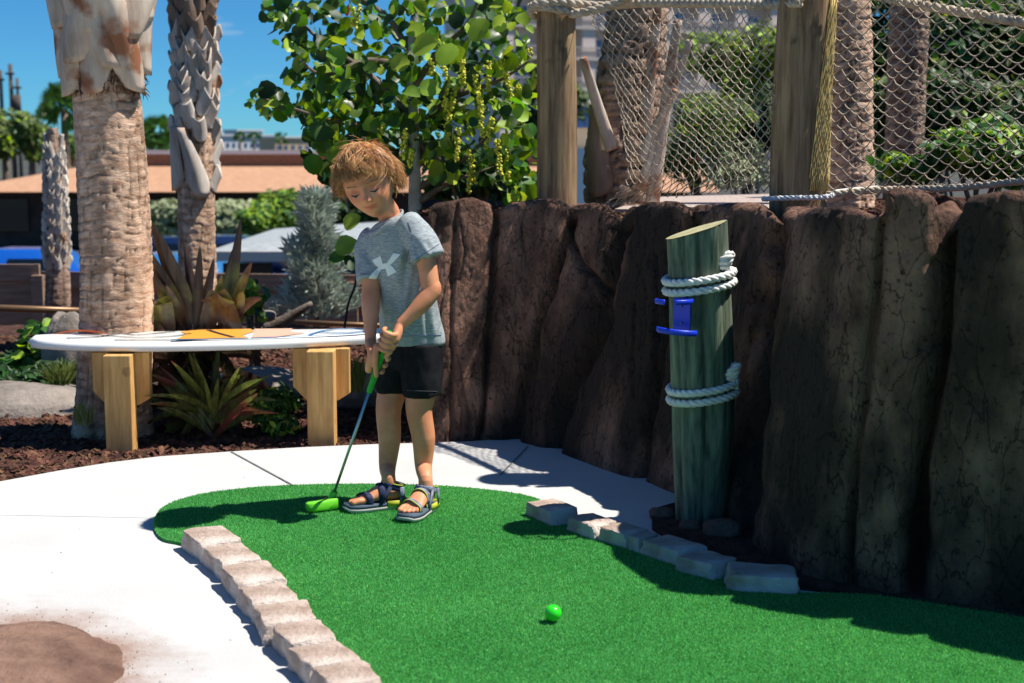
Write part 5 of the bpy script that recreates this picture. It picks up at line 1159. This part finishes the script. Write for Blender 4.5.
fing([gp(347) - sg * .026 + dg * .010, gp(356) - sg * .017 + dg * .022, gp(366) - sg * .004 + dg * .022, gp(371) + sg * .004 + dg * .018], .0110, .0074)
# left hand (upper): palm to the right of the grip, fingers across the front
palm = [WL, (WL + gp(338) + sg * .022) / 2 + dg * .006, gp(337) + sg * .022 + dg * .006, gp(346) + sg * .022]
sk.tube(smoothpath(palm, 5), [(a, b) for a, b in zip(np.interp(np.arange(16), [0, 5, 10, 15], [.019, .023, .023, .014]), np.interp(np.arange(16), [0, 5, 10, 15], [.016, .017, .016, .011]))], 18, ref=axg)
for i in range(4):
    p = gp(331.5 + i * 5.0); L = (1, 1.06, 1.0, .84)[i]
    fing([p + sg * .020 + dg * .014, p + sg * .006 + dg * .026, p - sg * .013 * L + dg * .022, p - sg * .021 * L + dg * .004, p - sg * .016 * L - dg * .010], .0092, .0068)
fing([gp(334) + sg * .026 - dg * .004, gp(342) + sg * .024 + dg * .003, gp(349) + sg * .016 + dg * .010, gp(353) + sg * .012 + dg * .012], .0105, .0074)
# legs and feet
def footframe(heel, toe):
    h, t = G(*heel), G(*toe); u = (t - h); u.z = 0; u.normalize(); s_ = Vector((-u.y, u.x, 0)); return h, u, s_
FR = footframe((403, 510), (346, 515)); FL = footframe((431, 512), (399, 529))
Z0 = .013
def FT(F, u, s_, z): return F[0] + F[1] * u + F[2] * s_ + Vector((0, 0, Z0 + z))
limb([Q(399, 350, .03), Q(392, 390, .02), Q(388.5, 411, 0), Q(389.5, 438, -.005), Q(387.5, 466, -.015), FT(FR, .050, 0, .11), FT(FR, .046, 0, .06)], [.066, .049, .0430, .0385, .0290, .0235, .025], 24)
limb([Q(419, 350, -.02), Q(420.5, 392, -.04), Q(419, 411, -.05), Q(423.5, 438, -.05), Q(423.5, 466, -.05), FT(FL, .040, 0, .11), FT(FL, .038, 0, .06)], [.066, .0515, .0440, .0395, .0290, .0235, .025], 24)
for x_, y_, dy_ in ((387, 410, -.017), (417, 410, -.067)): sk.ball(Q(x_, y_, dy_), (.026, .022, .031), 16, 12)
toes = ((.024, .186, .0115), (.0085, .190, .0085), (-.004, .185, .0078), (-.0155, .176, .0072), (-.026, .165, .0070))
for F, big in ((FR, 1), (FL, -1)):           # big: which side the big toe lies on
    # right foot points left in the photo: its big toe is on the camera side
    pts = [FT(F, -.004 + .006, 0, .048), FT(F, .022, 0, .052), FT(F, .05, 0, .056), FT(F, .085, 0, .052), FT(F, .115, 0, .043), FT(F, .145, 0, .035)]
    sk.tube(smoothpath(pts, 4), [(a, b) for a, b in zip(np.interp(np.arange(21), [0, 4, 8, 12, 16, 20], [.018, .025, .027, .030, .034, .035]), np.interp(np.arange(21), [0, 4, 8, 12, 16, 20], [.018, .026, .031, .027, .019, .0115]))], 22, ref=F[2])
    ua = .050 if big > 0 else .040; sk.tube([FT(F, ua, 0, .115), FT(F, ua - .002, 0, .085), FT(F, ua - .010, 0, .05)], [.0235, .0245, .027], 20)
    for s_ in (-1, 1): sk.ball(FT(F, ua - .002, s_ * .018, .083), .009, 10, 8)
    for s0, u1, r in toes:
        s0 = s0 * big; sk.tube([FT(F, .135, s0 * .9, .034), FT(F, .155, s0, .036), FT(F, u1 - r, s0 * 1.02, .029 + r * .2)], [r * 1.05, r * 1.02, r * .95], 10); sk.ball(FT(F, u1 - r, s0 * 1.02, .029 + r * .2), r * .98, 10, 8)
body = sk.build('body', MT['skin'], boy)
bake(body, [('REMESH', dict(mode='VOXEL', voxel_size=.0026)), ('SMOOTH', dict(factor=.5, iterations=2))])
V = coords(body.data).astype(float) + np.array(ORG[boy.name]); tone = np.ones((len(V), 3))
def blob(c, r, col, k=1.0):
    d = np.linalg.norm(V - np.array(c), axis=1) / r; w = (np.exp(-d ** 2) * k)[:, None]; tone[:] = tone * (1 - w) + tone * np.array(col) * w
for c, r in ((HL(.042, .07, -.03), .024), (HL(-.042, .07, -.03), .024), (HL(0, .10, -.03), .013), (Q(388, 409, -.05), .03), (Q(419, 410, -.1), .03), (Q(434, 291, -.15), .03), (FT(FL, .17, 0, .03), .035), (FT(FR, .17, 0, .03), .035)): blob(c, r, (1.08, .80, .74), .8)
loc = (V - np.array(HC)) / HS; lx, ly, lz = loc @ np.array(fx), loc @ np.array(ff), loc @ np.array(fu)
lipw = np.exp(-(lx / .019) ** 4 - ((lz + .059) / .0085) ** 4) * (ly > .06); tone = tone * (1 - lipw[:, None] * (1 - np.array([.95, .55, .52])))
eyew = sum(np.exp(-((lx - s_ * .030) / .017) ** 2 - ((lz + .004) / .010) ** 2) for s_ in (-1, 1)) * (ly > .04); tone = tone * (1 - eyew[:, None] * np.array([.16, .24, .26]))
setattr_col(body.data, 'tone', tone)
bvh = lambda o: BVHTree.FromPolygons([tuple(v.co) for v in o.data.vertices], [tuple(p.vertices) for p in o.data.polygons])
bb = bvh(body); OB = ORG[boy.name]
def onface(x, z, off=.0012):
    o_ = HL(x, .20, z) - OB; h = bb.ray_cast(o_, -ff); return (h[0] + OB + ff * off) if h[0] is not None else HL(x, .09, z)
for s_ in (-1, 1):
    mb = MB(); mb.tube([onface(s_ * (.030 + a), -.0125 - .0035 * math.cos(a / .013 * 1.5)) for a in np.linspace(-.0135, .0145, 9)], [.0006, .0012, .0017, .002, .002, .002, .0018, .0014, .0008], 6); mb.build('eyelash', MT['lash'], boy)
    mb = MB(); mb.grid(np.array([[tuple(onface(s_ * .030 + s_ * a, -.0150 - .0028 * math.cos(a / .012 * 1.5) + q, .0007)) for q in (.0018, 0, -.0018)] for a in np.linspace(-.0105, .0115, 9)])); ey = mb.build('eye', MT['eyewhite'], boy)
    mb = MB(); mb.grid(np.array([[tuple(onface(s_ * .030 + a, -.0172 + q, .0011)) for q in (.0022, 0, -.0017)] for a in np.linspace(-.0045, .0045, 5)])); mb.build('iris', MT['iris'], ey)
    mb = MB(); mb.tube([onface(s_ * (.029 + a), .0115 + .003 * math.cos((a - .004) / .02 * 1.5), .0) for a in np.linspace(-.016, .019, 9)], [(.0024, .0009)] * 9, 6); mb.build('eyebrow', MT['brow'], boy)
mb = MB(); mb.tube([onface(a, -.0592 + .0050 * (a / .02) ** 2, .0002) for a in np.linspace(-.023, .023, 11)], [.0004, .0008, .001, .001, .001, .001, .001, .001, .001, .0008, .0004], 5); mb.build('mouth_line', MT['lip'], boy)
# hair
crn = (fu * .95 - ff * .28 + fx * .10).normalized(); e1 = (ff - crn * ff.dot(crn)).normalized(); e2 = crn.cross(e1)
def hdir(t, f): return crn * math.cos(t) + (e1 * math.cos(f) + e2 * math.sin(f)) * math.sin(t)
def skull(d):
    x, y, z = d.dot(fx), d.dot(ff), d.dot(fu); ry = .090 if y > 0 else .099
    zz = .106 if z > 0 else .115
    return 1 / math.sqrt((x / .0715) ** 2 + (y / (ry * 1.06)) ** 2 + (z / (zz * 1.05)) ** 2)
sgn_right = 1 if e2.dot(fx) > 0 else -1
def tmax(f):                                     # how far the hair reaches from the crown at azimuth f (0 = over the forehead)
    c = math.cos(f); s_ = math.sin(f) * sgn_right
    base = R(83) if c > .50 else (R(83) + (R(106) - R(83)) * min(1, (.50 - c) / .35))
    return base + (R(4) if s_ > 0 else R(1)) * (1 - abs(c))
mb = MB(); g = []
for i in range(18):
    row = []
    for j in range(48):
        f = 2 * math.pi * j / 48; t = (tmax(f) - R(13)) * i / 17; d = hdir(max(t, .001), f); row.append(tuple(HC + d * (skull(d) + .006)))
    g.append(row)
mb.grid(np.array(g), True)
clumps = [(rnd(0, 6.283), rnd(-.9, .9), rnd(-1, 1), rnd(.78, 1.08), rnd(0, 1)) for _ in range(300)]
for i in range(8200):
    cf, csw, ccl, cle, cl_ = random.choice(clumps); f0 = cf + random.gauss(0, .16); t0 = abs(random.gauss(0, .5)) if random.random() < .5 else rnd(.1, 1.5); te = tmax(cf) * cle * rnd(.93, 1.03)
    if t0 > te - .45: t0 = te - rnd(.45, .9)
    if t0 < 0: t0 = .02
    n = 9; pts = []; lift = rnd(.003, .014) + .009 * cl_; sw = csw + .30 + random.gauss(0, .05); fl = rnd(.0, .018) + (.018 * cl_ if math.cos(cf) < .7 else .010 * cl_); ph = rnd(-.5, .5)
    for k in range(n):
        u = k / (n - 1); t = t0 + (te - t0) * u; f = cf + (f0 - cf) * (1 - .72 * u ** 1.5) + sw * (u ** 1.4) * .55 + .12 * math.sin(u * 5 + ccl * 6)
        d = hdir(t, f); r = skull(d) + .005 + lift * math.sin(min(1, u * 1.25) * math.pi / 2) * (1 - .25 * u) + fl * u ** 2.5 + .003 * math.sin(u * 8 + ccl * 9 + ph)
        pts.append(HC + d * r)
    w = rnd(.0008, .0014); mb.tube(pts, [w * .8, w, w, w, w, w * .95, w * .8, w * .55, w * .15], 3, caps=False)
for i in range(200):                             # flyaway wisps
    f = rnd(0, 6.283); t0 = rnd(.05, 1.5); L = rnd(.3, .8); sw = rnd(-1.1, 1.1); up = rnd(.008, .030); pts = []
    for k in range(7):
        u = k / 6; d = hdir(min(t0 + L * u, tmax(f) + .25), f + sw * u); pts.append(HC + d * (skull(d) + .008 + .012 * math.sin(u * 2) + up * u ** 1.8))
    mb.tube(pts, [.0010, .0010, .0009, .0008, .0007, .0005, .0002], 3, caps=False)
mb.build('hair', MT['hair'], boy)
# t-shirt
sh = MB()
rings = [((389, 222), .050, .042), ((389.5, 224.5), .070, .052), ((391, 228), .088, .060), ((392.5, 234), .098, .066), ((394, 243), .103, .074), ((396.5, 258), .101, .080), ((401, 275), .099, .082), ((405.5, 295), .100, .084), ((409, 315), .103, .087), ((411.5, 330), .107, .090), ((413, 341), .109, .092), ((413, 343), .104, .088)]
# front-leaning ellipse rings in the body's frame
def ring_tube(mb, rings, n=64, tilt=.0):
    V = []
    for (px, py), a, b in rings:
        c = Q(px, py, float(np.interp(py, [219, 258, 343], [-.10, -.075, 0]))); row = []
        for k in range(n):
            an = 2 * math.pi * k / n; row.append(tuple(c + LAT * (a * math.cos(an)) + FRO * (b * math.sin(an)) + Vector((0, 0, float(np.interp(py, [219, 245, 275], [.38, .30, 0])) * a * math.cos(an)))))
        V.append(row)
    mb.grid(np.array(V[::-1]), True, True, True)
ring_tube(sh, rings)
sh.tube(smoothpath([Q(376, 237, -.07), Q(369, 246, -.055), Q(369, 264, -.07), Q(370.5, 280, -.09)], 6), list(np.linspace(.040, .044, 19)), 32)
sh.tube(smoothpath([Q(406, 222, -.13), Q(415, 231, -.15), Q(422, 245, -.17), Q(427, 258, -.18)], 6), list(np.linspace(.042, .056, 19)), 32)
shirt = sh.build('t_shirt', MT['shirt'], boy)
bake(shirt, [('REMESH', dict(mode='VOXEL', voxel_size=.0038)), ('SMOOTH', dict(factor=.5, iterations=7))])
V = coords(shirt.data).astype(float); Nn = normals(shirt.data); W_ = V + np.array(OB)
q = np.stack([W_[:, 0] * 13 + W_[:, 2] * 7, W_[:, 1] * 13, W_[:, 2] * 4.5 - W_[:, 0] * 5], -1); rd = 1 - np.abs(fbm(q, 3, 3)) * 2
q2 = np.stack([W_[:, 0] * 26 - W_[:, 2] * 16, W_[:, 1] * 26, W_[:, 2] * 10], -1)
dd = .0055 * rd + .0026 * fbm(q2, 3, 9)
px_, py_ = proj(W_)
def fold(p0, p1, w, A):                      # a crease drawn down the cloth between two picture points
    (x1, y1), (x2, y2) = p0, p1; dx, dy = x2 - x1, y2 - y1; t = np.clip(((px_ - x1) * dx + (py_ - y1) * dy) / (dx * dx + dy * dy), 0, 1)
    d = np.hypot(px_ - x1 - t * dx, py_ - y1 - t * dy) / w; return A * np.exp(-d * d) * np.sin(math.pi * np.clip(t * .9 + .05, 0, 1)) * (W_[:, 1] < YB)
for a, b, w, A in (((410, 238), (402, 300), 3.0, -.009), ((404, 238), (396, 285), 3.0, .007), ((415, 262), (408, 330), 3, -.006), ((398, 285), (392, 335), 3, -.006), ((385, 285), (384, 335), 3, .005), ((376, 240), (381, 300), 2.5, -.007), ((430, 300), (434, 338), 2.5, .005), ((424, 305), (428, 338), 2.2, -.005), ((420, 240), (434, 262), 2.2, .004), ((412, 236), (424, 270), 2.2, -.004), ((380, 305), (384, 338), 2.5, -.005)): dd = dd + fold(a, b, w, A)
setco(shirt.data, V + Nn * dd[:, None])
sb = bvh(shirt)
def onshirt(px, py, off=.0015):
    o_ = Vector((0, 0, CAMH)) - OB; h = sb.ray_cast(o_, ray(px, py).normalized()); return h[0] + OB + h[1] * off if h[0] is not None else Q(px, py, -.1)
# collar, hems
mb = MB(); cc = Q(387, 222.5, -.105); mb.tube([cc + LAT * (.054 * math.cos(a)) + FRO * (.052 * math.sin(a) + .004) + Vector((0, 0, -.026 * math.sin(a) + .024 * math.cos(a))) for a in np.linspace(0, 2 * math.pi, 40, endpoint=False)], [(.0075, .0035)] * 40, 8, ref=(0, 0, 1), close=True); mb.build('collar', MT['shirt'], boy)
mb = MB()
def seam(pts): 
    q = [onshirt(x, y, .0008) for x, y in pts]; mb.tube(q, .0009, 4)
seam([(383 + i * 2, 336.5 - .05 * i) for i in range(30)]); seam([(409 + i * 1.5, 264 - i * 1.0) for i in range(21)]); seam([(360 + i * 1.5, 274 + i * .1) for i in range(14)]); seam([(408, 222), (411, 230), (412, 240), (409, 250), (406, 262)])
mb.build('hem_stitching', MT['shirtblue'], shirt)
# chest emblem: two crossing bowed bars
def emblem(up):
    K = 20; out, inn = [], []
    for i in range(K + 1):
        t = -1 + 2 * i / K; a = abs(t)
        out.append((t * 1.0, -.27 + 1.05 * a ** 1.6)); inn.append((t * .44, -.02 + 1.06 * a ** 1.2))
    return [(x, y * up) for x, y in out], [(x, y * up) for x, y in inn]
mb = MB(); ca, sa = math.cos(R(13)), math.sin(R(13))
for up, off in ((1, .0018), (-1, .0022)):
    o_, i_ = emblem(up); L = []
    for (x1, y1), (x2, y2) in zip(o_, i_):
        row = []
        for k in range(6):
            x, y = x1 + (x2 - x1) * k / 5, y1 + (y2 - y1) * k / 5; X_, Y_ = x * 14.5, y * 11.5; row.append(tuple(onshirt(384.5 + X_ * ca + Y_ * sa, 266 - X_ * sa * .9 - Y_ * ca, off)))
        L.append(row)
    mb.grid(np.array(L))
mb.build('chest_emblem', MT['print'], shirt)
# shorts
so_ = MB()
so_.tube([Q(411, 331), Q(411, 345), Q(411, 358), Q(411, 368)], [(.098, .080), (.104, .086), (.104, .088), (.085, .075)], 40, ref=LAT)
so_.tube(smoothpath([Q(398, 345, .02), Q(395, 365, .02), Q(392.5, 380, .02), Q(392, 391, .02)], 5), [(a, a * 1.05) for a in np.linspace(.066, .055, 16)], 36, ref=LAT)
so_.tube(smoothpath([Q(421, 345, -.03), Q(421.5, 365, -.035), Q(422, 380, -.04), Q(422.5, 394.5, -.04)], 5), [(a, a * 1.05) for a in np.linspace(.070, .063, 16)], 36, ref=LAT)
shorts = so_.build('shorts', MT['shorts'], boy)
bake(shorts, [('REMESH', dict(mode='VOXEL', voxel_size=.004)), ('SMOOTH', dict(factor=.5, iterations=4))])
V = coords(shorts.data).astype(float); Nn = normals(shorts.data); W_ = V + np.array(OB); dd = .005 * (1 - np.abs(fbm(W_ * np.array([18, 18, 6]), 3, 31)) * 2); setco(shorts.data, V + Nn * dd[:, None])
pb = bvh(shorts); mb = MB()
def onsh(px, py):
    h = pb.ray_cast(Vector((0, 0, CAMH)) - OB, ray(px, py).normalized()); return h[0] + OB + h[1] * .001 if h[0] is not None else None
q = [onsh(x, 390.5 + (x - 407) * .03) for x in range(407, 439, 2)]; q = [a for a in q if a is not None]; mb.tube(q, .0008, 4); mb.build('hem_stitching', MT['stitch'], shorts)
# sandals
def sandal(F, big, name):
    top, ol = [], [(-.012, .022), (-.006, .029), (.02, .033), (.06, .033), (.10, .038), (.14, .044), (.17, .042), (.19, .033), (.203, .016), (.206, .0)]
    L = [(u, w) for u, w in ol] + [(u, -w * .97) for u, w in ol[::-1][1:]]
    mb = MB(); V = []
    for z, k in ((0, .95), (.006, 1), (.012, 1.0)): V.append([tuple(FT(F, .09 + (u - .09) * k, w * k, z + (.006 if u > .19 else 0))) for u, w in L])
    mb.grid(np.array(V), True, True, True); s0 = mb.build('sole', MT['sole'], boy)
    mb = MB(); V = []
    for z, k in ((.012, .99), (.024, .96)): V.append([tuple(FT(F, .09 + (u - .09) * k, w * k, z + (.004 if u > .19 else 0))) for u, w in L])
    mb.grid(np.array(V), True, True, True); mb.build('midsole', MT['solenavy'], s0)
    mb = MB(); V = []; Lh = [(u, w) for u, w in L if u <= .06]; Lh = [(u, w) for u, w in ol if u <= .061]; Lh = Lh[::-1] + [(u, -w) for u, w in ol if u <= .061]
    for z, k in ((.008, 1.03), (.030, 1.02)): V.append([tuple(FT(F, .03 + (u - .03) * k, w * k, z)) for u, w in Lh])
    mb.grid(np.array(V)); h = mb.build('heel_cup', MT['yellow'], s0); h.modifiers.new('solid', 'SOLIDIFY').thickness = .004
    bx_ = bb
    def over(u, lean, h, w, m, nm, half=.040, edge=None, du=0):
        mb = MB(); pts = []
        for a in np.linspace(-1.0, 1.0, 21):
            an = a * math.pi / 2; uu = u + lean * a + du * math.cos(an); o_ = FT(F, uu, math.sin(an) * half * 1.6, .03 + math.cos(an) * .09); c = FT(F, uu, 0, .030); r = (c - o_).normalized()
            hit = bx_.ray_cast(o_ - OB, r); p = hit[0] + OB if hit[0] is not None else FT(F, uu, math.sin(an) * half, .024)
            pts.append(p - r * .0028)
        pts[0] = FT(F, u - lean, -half * .92, .022); pts[-1] = FT(F, u + lean, half * .92, .022)
        mb.tube(smoothpath(pts, 2), [(w, .0030)] * (len(pts) * 2 - 1), 8, ref=F[1]); mb.build(nm, MT[m], boy)
        if edge:
            mb = MB(); mb.tube([p + F[1] * (w * .95) + Vector((0, 0, .0012)) for p in smoothpath(pts, 2)], .0018, 5); mb.build('strap_edge', MT[edge], boy)
    over(.132, -.012 * big, .05, .0105, 'navy' if big > 0 else 'greyweb', 'toe_strap', .038, None if big > 0 else 'yellow'); over(.078, .0, .08, .011, 'navy' if big > 0 else 'greyweb', 'instep_strap', .034, None if big > 0 else 'yellow')
    mb = MB(); pts = [FT(F, .036 + .036 * math.cos(a), .033 * math.sin(a), .074 + .010 * math.cos(a)) for a in np.linspace(0, 2 * math.pi, 30, endpoint=False)]
    mb.tube(pts, [(.0105, .0030)] * 30, 8, ref=(0, 0, 1), close=True); mb.build('ankle_strap', MT['greyweb'] if big < 0 else MT['navy'], boy)
    for s_ in (-1, 1):
        mb = MB(); mb.tube([FT(F, .012, s_ * .033, .024), FT(F, .010, s_ * .033, .05), FT(F, .012, s_ * .031, .074)], [(.008, .003)] * 3, 8, ref=F[1]); mb.build('side_strap', MT['greyweb'], boy)
        mb = MB(); mb.tube([FT(F, .085, s_ * .036, .024), FT(F, .068, s_ * .035, .05), FT(F, .050, s_ * .032, .078)], [(.007, .003)] * 3, 8, ref=F[1]); mb.build('side_strap', MT['greyweb' if big < 0 else 'navy'], boy)
    mb = MB(); mb.tube([FT(F, .030 + .0385 * math.cos(a), .0355 * math.sin(a), .084 + .010 * math.cos(a)) for a in np.linspace(1.2, 5.08, 20)], .0020, 5); mb.build('strap_edge', MT['yellow'], boy)
sandal(FR, 1, 'a'); sandal(FL, -1, 'b')
# ---------------- putter and ball ----------------
put = thing('putter', 'putter with green grip, steel shaft and lime green head held by the boy', 'putter', G(326, 510))
mb = MB(); mb.tube([gp(335) - (HD - T_).normalized() * .012, gp(335), gp(350), gp(388), gp(389.5)], [.0095, .0125, .0118, .0098, .0085], 14); mb.build('grip', MT['grip'], put)
mb = MB(); mb.tube([gp(388), HD], [.0054, .0046], 12); mb.build('shaft', MT['steel'], put)
mb = MB(); hd = Vector((-.93, -.37, 0)).normalized(); hn = Vector((-hd.y, hd.x, 0)); hc = HD + hd * .030; hc.z = .036; hc.y -= .02; hc.x += .004
V = []
for t, w, z0, z1 in ((-.046, .012, .024, .052), (-.046, .017, .018, .054), (-.01, .019, .016, .050), (.03, .020, .015, .047), (.052, .018, .016, .046), (.060, .012, .020, .042)):
    c = hc + hd * t; V.append([tuple(Vector((c.x, c.y, z)) + hn * (w * s_)) for s_, z in ((-1, z0 + .004), (-.85, z0), (.85, z0), (1, z0 + .004), (1, z1 - .006), (.8, z1), (-.8, z1), (-1, z1 - .006))])
mb.grid(np.array(V), True, True, True); bevel(mb.build('club_head', MT['lime'], put), .002)
mb = MB(); mb.tube([Vector((HD.x, HD.y, .045)), HD * .6 + Vector((HD.x, HD.y, .06)) * .4, HD + (T_ - HD).normalized() * .03], [(.016, .014), (.013, .012), .011], 14); mb.build('hosel', MT['lime'], put)
bc = G(553, 626.5); mb = MB(); mb.ball((bc.x, bc.y, .0225 + .013), .0218, 48, 32); tag(mb.build('golf_ball', MT['ball'], org=Vector((bc.x, bc.y, .0135))), 'bright green golf ball lying on the green near the bottom of the photo', 'golf ball')
